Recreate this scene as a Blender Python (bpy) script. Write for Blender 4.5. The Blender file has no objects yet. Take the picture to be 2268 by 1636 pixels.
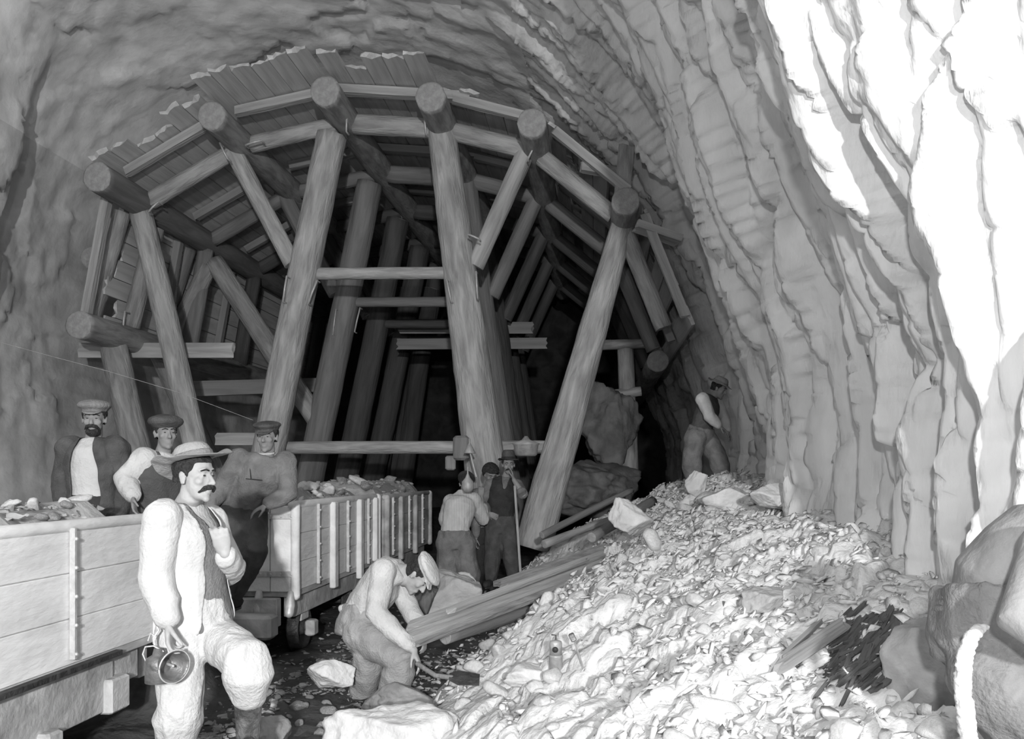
import bpy, bmesh, math, random
import numpy as np
from mathutils import Vector, Matrix

# ---------------------------------------------------------------- camera, world, lights, exposure
SC = bpy.context.scene
F, CX, HY, CAMZ = 1900.0, 1134.0, 1050.0, 1.62      # focal length in px of a 2268x1636 frame, horizon row
cam_d = bpy.data.cameras.new('camera'); cam = bpy.data.objects.new('camera', cam_d); SC.collection.objects.link(cam)
cam.location = (0, 0, CAMZ); cam.rotation_euler = (math.pi/2, 0, 0)
cam_d.sensor_width = 36; cam_d.sensor_fit = 'HORIZONTAL'; cam_d.lens = F/2268*36
cam_d.shift_y = (HY-818)/2268; cam_d.clip_start = .05; cam_d.clip_end = 100
SC.camera = cam
wd = bpy.data.worlds.new('world'); SC.world = wd; wd.use_nodes = True
wd.node_tree.nodes['Background'].inputs[0].default_value = (1, 1, 1, 1)
wd.node_tree.nodes['Background'].inputs[1].default_value = .13
def lamp(name, loc, power, size):
    l = bpy.data.lights.new(name, 'POINT'); l.energy = power; l.shadow_soft_size = size; l.color = (1, 1, 1)
    o = bpy.data.objects.new(name, l); o.location = loc; SC.collection.objects.link(o); return o
lamp('flash_lamp', (-.45, -1.4, 2.2), 680, .07)
lamp('fill_light_rear', (.5, -6.5, 3.0), 5000, .14)  # added second light, evens brightness between foreground and arches
SC.view_settings.view_transform = 'Standard'; SC.view_settings.look = 'None'
SC.view_settings.gamma = 1; SC.view_settings.use_curve_mapping = False
SC.view_settings.exposure = 0.0

# ---------------------------------------------------------------- frames of reference
TH = math.atan(186/1900)                     # the gallery runs a little to the right of the lens
D = np.array([math.sin(TH), math.cos(TH), 0.]); E = np.array([math.cos(TH), -math.sin(TH), 0.])
UZ = np.array([0, 0, 1.])
def W(px, py, Y): return np.array([(px-CX)/F*Y, Y, CAMZ+(HY-py)/F*Y])
def PA(px, py, s):
    r = np.array([(px-CX)/F, 1., (HY-py)/F]); t = s/float(r@D); return np.array([0, 0, CAMZ])+r*t
def T(a, s, z): return E*a+D*s+UZ*z
def AZ(p): return float(p@E), float(p[2])
def nrm(v): v = np.asarray(v, float); return v/np.linalg.norm(v)
rnd = random.Random(7); nr = np.random.RandomState(11)

# ---------------------------------------------------------------- noise
def hsh(ix, iy, iz, seed):
    h = (ix.astype(np.int64)*374761393+iy.astype(np.int64)*668265263+iz.astype(np.int64)*2147483647+seed*974634777) & 0xFFFFFFFF
    h = ((h ^ (h >> 13))*1274126177) & 0xFFFFFFFF; h = ((h ^ (h >> 16))*2246822519) & 0xFFFFFFFF
    return ((h ^ (h >> 15)) & 0xFFFFFF)/float(0xFFFFFF)
def vn(x, y, z, seed=0):
    x, y, z = np.broadcast_arrays(np.asarray(x, float), y, z)
    ix, iy, iz = np.floor(x), np.floor(y), np.floor(z); fx, fy, fz = x-ix, y-iy, z-iz
    fx, fy, fz = [t*t*(3-2*t) for t in (fx, fy, fz)]; r = 0
    for a in (0, 1):
        for b in (0, 1):
            for c in (0, 1):
                r = r+hsh(ix+a, iy+b, iz+c, seed)*(fx if a else 1-fx)*(fy if b else 1-fy)*(fz if c else 1-fz)
    return r*2-1
def fbm(x, y, z=0., seed=0, o=4):
    r = 0; a = .5
    for k in range(o): r = r+a*vn(np.asarray(x)*2**k, np.asarray(y)*2**k, np.asarray(z)*2**k, seed+k); a *= .5
    return r
def plates(x, y, seed, tilt=.9, crack=.35):
    """cells of random height and tilt, with cracks between them"""
    ix, iy = np.floor(x), np.floor(y); b1 = np.full(x.shape, 9.); b2 = b1.copy(); val = np.zeros(x.shape)
    for a in (-1, 0, 1):
        for b in (-1, 0, 1):
            cx, cy = ix+a, iy+b; z = cx*0
            px = cx+hsh(cx, cy, z, seed); py = cy+hsh(cx, cy, z+1, seed); d = np.hypot(x-px, y-py)
            v = (hsh(cx, cy, z+2, seed)*2-1)+tilt*((hsh(cx, cy, z+3, seed)*2-1)*(x-px)+(hsh(cx, cy, z+4, seed)*2-1)*(y-py))
            n = d < b1; b2 = np.where(n, b1, np.minimum(b2, d)); val = np.where(n, v, val); b1 = np.where(n, d, b1)
    return val-crack*np.exp(-(b2-b1)*14)

# ---------------------------------------------------------------- materials (procedural, neutral greys)
def mat(name, lo, hi, scale=6., rough=.9, bump=.4, bscale=40., st=(1, 1, 1), metal=0., wave=0., lines=None, warp=2.):
    m = bpy.data.materials.new(name); m.use_nodes = True; nt = m.node_tree; N = nt.nodes; L = nt.links
    b = N['Principled BSDF']; b.inputs['Roughness'].default_value = rough; b.inputs['Metallic'].default_value = metal
    b.inputs['Specular IOR Level'].default_value = .25
    tc = N.new('ShaderNodeTexCoord'); mp = N.new('ShaderNodeMapping'); mp.inputs['Scale'].default_value = st; L.new(tc.outputs['Object'], mp.inputs[0])
    n1 = N.new('ShaderNodeTexNoise'); n1.inputs['Scale'].default_value = scale; n1.inputs['Detail'].default_value = 8; n1.inputs['Distortion'].default_value = warp*.3
    L.new(mp.outputs[0], n1.inputs[0])
    r = N.new('ShaderNodeValToRGB'); r.color_ramp.elements[0].position = .32; r.color_ramp.elements[1].position = .68
    r.color_ramp.elements[0].color = (lo, lo, lo, 1); r.color_ramp.elements[1].color = (hi, hi, hi, 1); L.new(n1.outputs[0], r.inputs[0])
    n2 = N.new('ShaderNodeTexNoise'); n2.inputs['Scale'].default_value = bscale; n2.inputs['Detail'].default_value = 6; L.new(mp.outputs[0], n2.inputs[0])
    h = n2.outputs[0]; col = r.outputs[0]
    if lines:                                # dark seams (plank joints, weave stripes) across one axis
        w = N.new('ShaderNodeTexWave'); w.bands_direction = lines[0]; w.inputs['Scale'].default_value = lines[1]; w.inputs['Distortion'].default_value = .3
        L.new(tc.outputs['Object'], w.inputs[0])
        r2 = N.new('ShaderNodeValToRGB'); r2.color_ramp.elements[0].position = 0; r2.color_ramp.elements[1].position = lines[2]
        v = lines[3]; r2.color_ramp.elements[0].color = (v, v, v, 1); r2.color_ramp.elements[1].color = (1, 1, 1, 1); L.new(w.outputs[0], r2.inputs[0])
        mx = N.new('ShaderNodeMix'); mx.data_type = 'RGBA'; mx.blend_type = 'MULTIPLY'; mx.inputs[0].default_value = 1
        L.new(col, mx.inputs[6]); L.new(r2.outputs[0], mx.inputs[7]); col = mx.outputs[2]
    L.new(col, b.inputs['Base Color'])
    bp = N.new('ShaderNodeBump'); bp.inputs['Strength'].default_value = bump; bp.inputs['Distance'].default_value = .02
    L.new(h, bp.inputs['Height']); L.new(bp.outputs[0], b.inputs['Normal'])
    return m
MT = dict(
 shade_rock=mat('shade_black_rock', .02, .05, 3, bump=.5, bscale=9),  # black stands in for the darkness at the gallery's far end
 dim=mat('shade_dark_stone', .09, .18, 4, bump=.6, bscale=20),  # darkness of the deep gallery put into the colour of its boulders
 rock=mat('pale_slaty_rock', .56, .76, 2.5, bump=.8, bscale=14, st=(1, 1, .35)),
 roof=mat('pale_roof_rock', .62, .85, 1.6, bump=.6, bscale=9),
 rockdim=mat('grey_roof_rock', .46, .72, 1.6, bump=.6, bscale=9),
 rubble=mat('pale_broken_rock', .52, .70, 5, bump=.7, bscale=26),
 stone=mat('loose_stone', .52, .70, 6, bump=.5, bscale=30),
 dstone=mat('dull_stone', .18, .36, 6, bump=.5, bscale=30),
 slate=mat('dark_slate', .05, .13, 9, bump=1, bscale=30, st=(1, 1, .3)),
 ground=mat('muddy_ground', .03, .10, 3, bump=.8, bscale=20),
 log2=mat('shade_darkened_log', .15, .26, 7, bump=.8, bscale=26, st=(1, 1, .12)),  # light falloff at the second frame painted into the timber tone
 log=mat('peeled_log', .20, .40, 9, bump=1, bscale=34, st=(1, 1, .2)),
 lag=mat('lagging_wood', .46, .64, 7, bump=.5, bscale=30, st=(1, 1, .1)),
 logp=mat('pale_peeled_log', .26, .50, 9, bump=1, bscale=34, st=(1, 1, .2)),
 logk=mat('shade_blackened_log', .06, .12, 7, bump=.8, bscale=26, st=(1, 1, .12)),  # near-black tone paints in the darkness from the third frame back
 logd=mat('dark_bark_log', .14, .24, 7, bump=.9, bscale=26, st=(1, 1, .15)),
 cut=mat('sawn_log_end', .26, .38, 14, bump=.4, bscale=50),
 board=mat('sawn_board', .22, .34, 6, bump=.5, bscale=30, st=(1, 1, .1)),
 boardp=mat('pale_sawn_board', .28, .52, 8, bump=.8, bscale=30, st=(1, 1, .1)),
 iron=mat('bright_iron', .45, .6, 20, rough=.5, bump=.2, metal=.3),
 irond=mat('dark_iron', .035, .09, 14, rough=.5, bump=.5, metal=.3),
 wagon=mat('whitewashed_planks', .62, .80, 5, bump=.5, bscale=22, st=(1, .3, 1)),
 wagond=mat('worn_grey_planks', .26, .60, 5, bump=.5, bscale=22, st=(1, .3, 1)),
 frame=mat('muddy_wagon_frame', .26, .62, 4, bump=.4, bscale=25),
 tin=mat('dull_tin', .10, .25, 12, rough=.45, bump=.3, metal=.4),
 tinp=mat('pale_tin', .30, .45, 12, rough=.5, bump=.3, metal=.2),
 skin=mat('weathered_skin', .32, .41, 9, rough=.6, bump=.15, bscale=60),
 skind=mat('darker_skin', .20, .27, 9, rough=.7, bump=.15, bscale=60),  # darker tone for the men standing farther back
 dust=mat('dusty_pale_trousers', .26, .38, 8, bump=.5, bscale=70),
 skinb=mat('dusty_bare_skin', .20, .30, 5, rough=.6, bump=.3, bscale=40),
 dstonep=mat('grey_boulder', .28, .42, 6, bump=.5, bscale=30),
 hair=mat('dark_hair', .02, .05, 40, bump=1, bscale=90),
 eye=mat('eye_dark', .03, .05, 20, rough=.3, bump=0),
 white=mat('white_linen', .46, .56, 6, bump=.4, bscale=50),
 cream=mat('pale_work_cloth', .45, .57, 7, bump=.5, bscale=60),
 grey=mat('grey_wool', .17, .25, 8, bump=.5, bscale=90),
 dgrey=mat('dark_wool', .055, .10, 8, bump=.5, bscale=90),
 black=mat('blackened_cloth', .025, .05, 8, bump=.5, bscale=90),
 mid=mat('dusty_cloth', .13, .22, 8, bump=.5, bscale=70),
 stripe=mat('striped_shirt', .46, .58, 7, bump=.3, bscale=60, lines=('X', 16, .5, .6)),
 felt=mat('pale_felt', .22, .34, 9, bump=.4, bscale=70),
 leather=mat('muddy_leather', .05, .16, 14, rough=.6, bump=.6, bscale=50),
)

# ---------------------------------------------------------------- mesh and object helpers
COL = SC.collection
class G:
    """collects shapes as vertex and face lists"""
    def __init__(s): s.v = []; s.f = []
    def add(s, V, Fs):
        o = len(s.v); s.v.extend([tuple(map(float, p)) for p in V]); s.f.extend([tuple(int(i)+o for i in q) for q in Fs]); return s
    def loft(s, secs, n=18, sq=1.):
        V = []; Fs = []
        for c, ax, ay in secs:
            for k in range(n):
                t = 2*math.pi*k/n; ct, st = math.cos(t), math.sin(t)
                ct = math.copysign(abs(ct)**sq, ct); st = math.copysign(abs(st)**sq, st)
                V.append(np.asarray(c)+ct*np.asarray(ax)+st*np.asarray(ay))
        m = len(secs)
        for i in range(m-1):
            for k in range(n): Fs.append((i*n+k, i*n+(k+1) % n, (i+1)*n+(k+1) % n, (i+1)*n+k))
        Fs.append(tuple(range(n-1, -1, -1))); Fs.append(tuple((m-1)*n+k for k in range(n)))
        return s.add(V, Fs)
    def tube(s, P, R, n=10, caps=True):
        P = [np.asarray(p, float) for p in P]
        if not hasattr(R, '__len__'): R = [R]*len(P)
        secs = []; ref = None
        for i, p in enumerate(P):
            t = P[min(i+1, len(P)-1)]-P[max(i-1, 0)]; t = t/(np.linalg.norm(t)+1e-9)
            if ref is None: ref = np.cross(t, [0.3, .2, .9] if abs(t[2]) < .9 else [1, 0, 0])
            x = ref-t*(ref@t); x = x/(np.linalg.norm(x)+1e-9); ref = x; y = np.cross(t, x); secs.append((p, x*R[i], y*R[i]))
        if caps:
            t0 = nrm(P[0]-P[1]); t1 = nrm(P[-1]-P[-2]); a, b = secs[0], secs[-1]
            pre = [(a[0]+t0*R[0]*math.sin(q), a[1]*math.cos(q), a[2]*math.cos(q)) for q in (1.35, .9, .45)]
            post = [(b[0]+t1*R[-1]*math.sin(q), b[1]*math.cos(q), b[2]*math.cos(q)) for q in (.45, .9, 1.35)]
            secs = pre+secs+post
        return s.loft(secs, n)
    def ell(s, c, rx, ry, rz, A=None, n=14):
        A = np.eye(3) if A is None else np.asarray(A)          # rows are the three axes
        secs = []
        for i in range(9):
            q = -math.pi/2+math.pi*(i+.5)/9; secs.append((np.asarray(c)+A[2]*rz*math.sin(q)*1.01, A[0]*rx*math.cos(q), A[1]*ry*math.cos(q)))
        return s.loft(secs, n)
    def box(s, c, hx, hy, hz, A=None, bev=.12):
        A = np.eye(3) if A is None else np.asarray(A); b = min(hx, hy, hz)*bev; c = np.asarray(c, float)
        V = []
        for z, q in ((-hz, b), (-hz+b, 0), (hz-b, 0), (hz, b)):
            for x, y in ((-1, -1), (1, -1), (1, 1), (-1, 1)):
                X, Y = (hx-q), (hy-q)
                for u, v in (((X-b) if q == 0 else X, Y), (X, (Y-b) if q == 0 else Y)) if (x*y > 0) == (y > 0) or 1 else ():
                    pass
            Xs, Ys = hx-q, hy-q; e = b
            ring = [(-Xs+e, -Ys), (Xs-e, -Ys), (Xs, -Ys+e), (Xs, Ys-e), (Xs-e, Ys), (-Xs+e, Ys), (-Xs, Ys-e), (-Xs, -Ys+e)]
            for x, y in ring: V.append(c+A[0]*x+A[1]*y+A[2]*z)
        Fs = []
        for i in range(3):
            for k in range(8): Fs.append((i*8+k, i*8+(k+1) % 8, (i+1)*8+(k+1) % 8, (i+1)*8+k))
        Fs.append(tuple(range(7, -1, -1))); Fs.append(tuple(range(24, 32)))
        return s.add(V, Fs)
    def lathe(s, c, axis, prof, n=24, x=None):
        axis = nrm(axis); x = nrm(np.cross(axis, [0, 0, 1] if abs(axis[2]) < .9 else [1, 0, 0])); y = np.cross(axis, x)
        return s.loft([(np.asarray(c)+axis*h, x*max(r, 1e-4), y*max(r, 1e-4)) for r, h in prof], n)
    def np(s): return np.array(s.v)
def mesh_of(name, V, Fs, smooth=False):
    me = bpy.data.meshes.new(name); V = np.asarray(V, dtype=np.float32)
    if isinstance(Fs, np.ndarray):
        k = Fs.shape[1]; me.vertices.add(len(V)); me.vertices.foreach_set('co', V.ravel()); me.loops.add(Fs.size)
        me.loops.foreach_set('vertex_index', Fs.ravel().astype(np.int32)); me.polygons.add(len(Fs))
        me.polygons.foreach_set('loop_start', np.arange(0, Fs.size, k, dtype=np.int32)); me.update(calc_edges=True)
    else: me.from_pydata([tuple(map(float, p)) for p in V], [], Fs)
    if smooth: me.polygons.foreach_set('use_smooth', [True]*len(me.polygons))
    me.update(); return me
def wloc(o):
    p = np.zeros(3)
    while o is not None: p = p+np.array(o.location); o = o.parent
    return p
def tag(o, label=None, cat=None, group=None, kind=None):
    if label: o['label'] = label
    if cat: o['category'] = cat
    if group: o['group'] = group
    if kind: o['kind'] = kind
    return o
def link(name, me, m, parent=None, loc=None):
    o = bpy.data.objects.new(name, me); COL.objects.link(o)
    for q in (m if isinstance(m, (list, tuple)) else [m]):
        if len(me.materials) < (len(m) if isinstance(m, (list, tuple)) else 1): me.materials.append(MT[q])
    if parent is not None: o.parent = parent
    if loc is not None: o.location = loc
    return o
def obj(name, g, m, parent=None, smooth=False, base=None):
    """links a collected shape (given in world positions) as one mesh object"""
    V = g.np() if isinstance(g, G) else np.asarray(g[0], float); Fs = g.f if isinstance(g, G) else g[1]
    if parent is not None: off = wloc(parent); loc = (0, 0, 0)
    else: off = np.array(base) if base is not None else np.array([*(V[:, :2].min(0)+V[:, :2].max(0))/2, V[:, 2].min()]); loc = off
    return link(name, mesh_of(name, V-off, Fs, smooth), m, parent, loc)
def empty(name, loc, label, cat, group=None):
    o = bpy.data.objects.new(name, None); COL.objects.link(o); o.location = [float(t) for t in loc]; o.empty_display_size = .1
    return tag(o, label, cat, group)
def axes(z, ref=None):
    z = nrm(z); ref = np.array([0, 0, 1.]) if ref is None else np.asarray(ref, float)
    if abs(nrm(ref)@z) > .98: ref = np.array([1, 0, 0.])
    x = nrm(np.cross(ref, z)); y = np.cross(z, x); return x, y, z
def place(o, p, x, y, z): o.matrix_world = Matrix(((x[0], y[0], z[0], p[0]), (x[1], y[1], z[1], p[1]), (x[2], y[2], z[2], p[2]), (0, 0, 0, 1)))

# ---------------------------------------------------------------- timber
def log(name, p0, p1, r0, r1=None, label=None, cat='log', group=None, m='log', bend=None, seed=None, parent=None, n=22, squash=1.):
    p0 = np.asarray(p0, float); p1 = np.asarray(p1, float); r1 = r0 if r1 is None else r1; L = float(np.linalg.norm(p1-p0)); x, y, z = axes(p1-p0)
    seed = rnd.randrange(9999) if seed is None else seed; k = max(5, int(L/.11)); bend = rnd.uniform(-.012, .012)*L if bend is None else bend
    t = np.linspace(0, 1, k+1)[:, None]; a = (np.arange(n)*2*math.pi/n)[None, :]; r = r0+(r1-r0)*t
    r = r*(1+.06*fbm(np.cos(a)*1.5, np.sin(a)*1.5, t*L*1.2, seed)+.035*vn(np.cos(a)*4, np.sin(a)*4, t*L*5, seed+9))
    X = np.cos(a)*r+bend*np.sin(t*math.pi); Y = np.sin(a)*r*squash; Z = np.broadcast_to(t*L, X.shape).copy()
    Z[0] += .03*r0*vn(np.cos(a[0])*2, np.sin(a[0])*2, 0, seed); Z[-1] += .1*r1*vn(np.cos(a[0])*2, np.sin(a[0])*2, 3, seed)
    V = np.stack([X, Y, Z], -1).reshape(-1, 3); i = np.arange(k)[:, None]*n+np.arange(n)[None, :]; j = np.arange(k)[:, None]*n+(np.arange(n)[None, :]+1) % n
    Fs = [tuple(q) for q in np.stack([i, j, j+n, i+n], -1).reshape(-1, 4)]
    V = V.tolist()
    for e, (zz, rr) in enumerate(((0, r0), (L, r1))):        # sawn ends with a bevelled rim
        b = len(V); off = 0 if e == 0 else k*n
        for q in range(n): V.append((math.cos(q*2*math.pi/n)*rr*.86, math.sin(q*2*math.pi/n)*rr*.86*squash, zz+(-.03 if e == 0 else .03)*rr))
        V.append((0, 0, zz+(-.02 if e == 0 else .02)*rr))
        for q in range(n):
            q2 = (q+1) % n; f1 = (off+q2, off+q, b+q, b+q2); f2 = (b+q2, b+q, b+n)
            Fs += [f1, f2] if e == 0 else [f1[::-1], f2[::-1]]
    me = mesh_of(name, V, Fs, True); me.materials.append(MT[m]); me.materials.append(MT['cut'])
    for pi in range(k*n, len(me.polygons)): me.polygons[pi].material_index = 1
    o = bpy.data.objects.new(name, me); COL.objects.link(o); place(o, p0, x, y, z); tag(o, label, cat, group); return o
def board(name, p0, p1, w, th, up, label=None, cat='board', group=None, m='board', rag=.03, seed=None):
    p0 = np.asarray(p0, float); p1 = np.asarray(p1, float); L = float(np.linalg.norm(p1-p0)); z = nrm(p1-p0); y = nrm(np.asarray(up)-z*(np.asarray(up)@z)); x = np.cross(y, z)
    seed = rnd.randrange(9999) if seed is None else seed; q = np.random.RandomState(seed); k = max(3, int(L/.5)); m_ = 5
    V = []; 
    for i in range(k+1):
        for (u, v) in [(-1, -1)]+[(-1+2*t/(m_-1), -1) for t in range(1, m_-1)]+[(1, -1), (1, 1)]+[(1-2*t/(m_-1), 1) for t in range(1, m_-1)]+[(-1, 1)]:
            zz = L*i/k+(q.uniform(-rag, rag)*(1 if i in (0, k) else .2))
            V.append((u*w/2*(1+q.uniform(-.015, .015)), v*th/2*(1+q.uniform(-.05, .05)), zz))
    n = 2*m_; Fs = [(i*n+a, i*n+(a+1) % n, (i+1)*n+(a+1) % n, (i+1)*n+a) for i in range(k) for a in range(n)]
    for off, fl in ((0, 1), (k*n, 0)):
        for t in range(m_-1):
            f = (off+t, off+t+1, off+n-2-t, off+n-1-t); Fs.append(f[::-1] if fl else f)
    o = bpy.data.objects.new(name, mesh_of(name, V, Fs)); o.data.materials.append(MT[m]); COL.objects.link(o); place(o, p0, x, y, z); tag(o, label, cat, group); return o

# ---------------------------------------------------------------- stones
def ico(sub):
    bm = bmesh.new(); bmesh.ops.create_icosphere(bm, subdivisions=sub, radius=1); V = np.array([v.co[:] for v in bm.verts]); Fs = np.array([[v.index for v in f.verts] for f in bm.faces]); bm.free(); return V, Fs
ICO = {k: ico(k) for k in (1, 2, 3, 5)}
def stone_shape(seed, sub=3, dims=(1, .8, .55), planes=13, rough=.03):
    V, Fs = ICO[sub]; V = V/np.linalg.norm(V, axis=1)[:, None]; q = np.random.RandomState(seed); r = np.full(len(V), 1.25)
    for _ in range(planes):
        n = nrm(q.normal(size=3)); h = q.uniform(.62, .95); d = V@n; r = np.where(d > .05, np.minimum(r, h/np.maximum(d, .05)), r)
    r = r*(1+rough*fbm(V[:, 0]*3, V[:, 1]*3, V[:, 2]*3, seed)*2); return V*r[:, None]*np.array(dims), Fs
def rot(q):
    a, b, c = q.uniform(0, 6.28, 3); return np.array(Matrix.Rotation(a, 3, 'Z') @ Matrix.Rotation(b*.25, 3, 'X') @ Matrix.Rotation(c, 3, 'Z'))
STONES = [mesh_of('stone', *stone_shape(100+i, 3, (1, nr.uniform(.55, .95), nr.uniform(.35, .7)))) for i in range(9)]
for me in STONES: me.materials.append(MT['stone'])
STONESD = [m_.copy() for m_ in STONES]
for me in STONESD: me.materials[0] = MT['dstone']
def put_stone(p, size, label, group, name='stone', dark=False, seed=None, cat='stone'):
    q = np.random.RandomState(seed if seed is not None else rnd.randrange(10**6)); me = (STONESD if dark else STONES)[q.randint(9)]
    o = bpy.data.objects.new(name, me); COL.objects.link(o); o.location = [float(t) for t in p]; o.scale = (size,)*3
    o.rotation_euler = (q.uniform(-.5, .5), q.uniform(-.5, .5), q.uniform(0, 6.28)); return tag(o, label, cat, group)
def big_stone(name, c, dims, seed, label, m='stone', rz=0, planes=16, rough=.06, tilt=(0, 0)):
    V, Fs = stone_shape(seed, 5, dims, planes, rough); A = np.array(Matrix.Rotation(rz, 3, 'Z') @ Matrix.Rotation(tilt[0], 3, 'X') @ Matrix.Rotation(tilt[1], 3, 'Y'))
    V = V@A.T+np.asarray(c); o = obj(name, (V, Fs), m); return tag(o, label, 'rock')
# ================================================================ THE GALLERY: rock shell, floor, rubble bank
def smooth(a, b, x): t = np.clip((np.asarray(x, float)-a)/(b-a), 0, 1); return t*t*(3-2*t)
prof_px = [(1640, 1330), (1640, 1000), (1620, 870), (1570, 730), (1515, 590), (1445, 440), (1340, 300), (1190, 180), (1010, 100), (840, 62), (640, 55), (430, 95), (255, 200), (140, 370), (80, 560), (50, 800), (45, 1330)]
PR = np.array([AZ(PA(x, y, 12.3)) for x, y in prof_px])
def catmull(P, n):
    out = []; P = [P[0]*2-P[1]]+list(P)+[P[-1]*2-P[-2]]
    for i in range(1, len(P)-2):
        for k in range(n):
            t = k/n; a, b, c, d_ = P[i-1:i+3]; out.append(.5*(2*b+(c-a)*t+(2*a-5*b+4*c-d_)*t*t+(3*b-a-3*c+d_)*t**3))
    out.append(P[-2]); return np.array(out)
PC = catmull(PR, 60); seg = np.r_[0, np.cumsum(np.linalg.norm(np.diff(PC, axis=0), axis=1))]; LT = seg[-1]
def prof(l): return np.stack([np.interp(l, seg, PC[:, 0]), np.interp(l, seg, PC[:, 1])], -1)
def wall_a(s): return np.interp(s, [-4, 0, 2.8, 3.6, 4.2, 4.7, 6, 8, 9.5, 10.5, 12, 14, 26], [3.0, 2.7, 1.95, 1.60, 1.52, 1.66, 1.78, 1.84, 1.95, 2.3, 2.38, 2.1, 2.0])
s_ax = np.r_[np.arange(-4, 2.2, .12), np.arange(2.2, 6.2, .019), np.arange(6.2, 9.5, .03), np.arange(9.5, 13.2, .05), np.arange(13.2, 26.01, .2)]
LR, LL = 8.6, LT-6.8                       # arc length where wall_right ends, where wall_left begins
def shell(l_ax, s_ax):
    S, L_ = np.meshgrid(s_ax, l_ax); p = prof(L_); pe = prof(L_+.05); pb = prof(L_-.05); tn = pe-pb; tn /= np.linalg.norm(tn, axis=-1)[..., None]
    nz = np.stack([-tn[..., 1], tn[..., 0]], -1)                      # points into the gallery
    wr = 1-smooth(6.0, 10.5, L_); wl = smooth(LT-9, LT-6, L_)
    up = smooth(3.0, -1.5, S)*smooth(LT*.62, LT*.3, L_)*1.6
    A = p[..., 0]+(wall_a(S)-2.0)*wr+up*(1-wr)*.6; Z = p[..., 1]+up*(1-wr)
    wx = .35*fbm(S*.9, L_*.35, 0, 5); wy = .5*fbm(S*1.1, L_*.3, 7, 6)
    slant = L_*.10+.25*smooth(5, 9, L_)*(L_-5)                         # the beds lean and fan out towards the roof
    s2 = S+wx+slant*.6; l2 = L_+wy
    big = plates(s2*1.9, l2*.34, 1, 1.2, .7); md = plates(s2*4.4, l2*.62, 2, 1.1, .5); sm = plates(s2*9.5, l2*1.5, 3, 1., .6); ti = plates(s2*21, l2*3.6, 8, .8, .5)
    rg = 1-np.abs(fbm(s2*1.4, l2*.22, 2, 21))*2.4
    hr = .18*big+.10*md+.15*rg; hf_ = .036*sm+.013*ti+.03*fbm(S*5, L_*3, 0, 9)
    hs = .16*fbm(S*.7, L_*.5, 0, 31)+.06*plates(S*1.6+wx*2, L_*.9+wy, 41, .6, .2)+.022*plates(S*5+wx*3, L_*3+wy*2, 42, .8, .3)+.02*fbm(S*6, L_*6, 0, 33, 5)
    k = 1-smooth(7.2, 10.0, L_+.0*S); k = k*(.55+.45*smooth(14.5, 12.5, S))
    pdd = np.pad(hr, 1, mode='edge'); hr = (pdd[:-2, 1:-1]+pdd[2:, 1:-1]+2*pdd[1:-1, 1:-1])/4; pdd = np.pad(hr, 1, mode='edge'); hr = (pdd[1:-1, :-2]+pdd[1:-1, 2:]+4*pdd[1:-1, 1:-1])/6+hf_
    h = hr*k+hs*(1-k)
    h = h+wl*(.55*smooth(11.3, 10.7, S)*smooth(LT-9.5, LT-7.5, L_))-.05*wr    # the left wall stands proud this side of the timbering
    h = h*np.where((S > 11.2) & (k < .5), .8, 1.)
    A = A+nz[..., 0]*h; Z = Z+nz[..., 1]*h
    V = A[..., None]*E+S[..., None]*D+Z[..., None]*UZ; n = len(s_ax); i = (np.arange(len(l_ax)-1)[:, None]*n+np.arange(n-1)[None, :]).ravel()
    return V.reshape(-1, 3), np.stack([i, i+n, i+n+1, i+1], -1)
def struct(name, V, Fs, m, smooth_=True):
    o = link(name, mesh_of(name, V, Fs, smooth_), m); o['kind'] = 'structure'; return o
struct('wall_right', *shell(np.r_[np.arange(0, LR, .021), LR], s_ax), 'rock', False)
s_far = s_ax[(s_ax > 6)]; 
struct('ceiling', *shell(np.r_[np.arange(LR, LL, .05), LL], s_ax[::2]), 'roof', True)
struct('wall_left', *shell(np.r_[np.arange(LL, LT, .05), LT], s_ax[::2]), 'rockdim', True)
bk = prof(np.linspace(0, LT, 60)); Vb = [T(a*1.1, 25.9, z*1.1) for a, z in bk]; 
g = G(); g.add(Vb, [tuple(range(60))]); struct('wall_back', g.np(), g.f, 'shade_rock')

def pile_z(a, s):
    toe = np.interp(s, [0, 3, 5, 6.8, 9, 11, 12.5, 15, 26], [-1.0, -1.0, -1.22, -1.22, -.92, -.85, -1.35, -1.3, -1.2]); H = np.interp(s, [0, 2, 3, 4.5, 6, 9, 11, 12.5, 14, 17, 26], [.6, .7, .84, 1.12, 1.28, 1.42, 1.52, 1.55, 1.3, .9, .6])
    t = np.clip((a-toe)/(1.7-toe), 0, 1.15); z = H*(1-np.abs(1-np.minimum(t, 1))**1.65)
    return np.where(a < toe, -.12*smooth(0, .3, toe-a), z), t
def floor_z(a, s):
    bank = .46*smooth(-3.1, -3.9, a)*smooth(5.2, 6.2, s)+.42*smooth(5.35, 5.9, s)*smooth(6.9, 6.5, s)*smooth(-2.6, -3.0, a)
    return bank+.5*smooth(-5.0, -6.5, a)+.02+.12*smooth(9, 11, s)
def as_(X, Y): return X*E[0]+Y*E[1], X*D[0]+Y*D[1]
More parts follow.
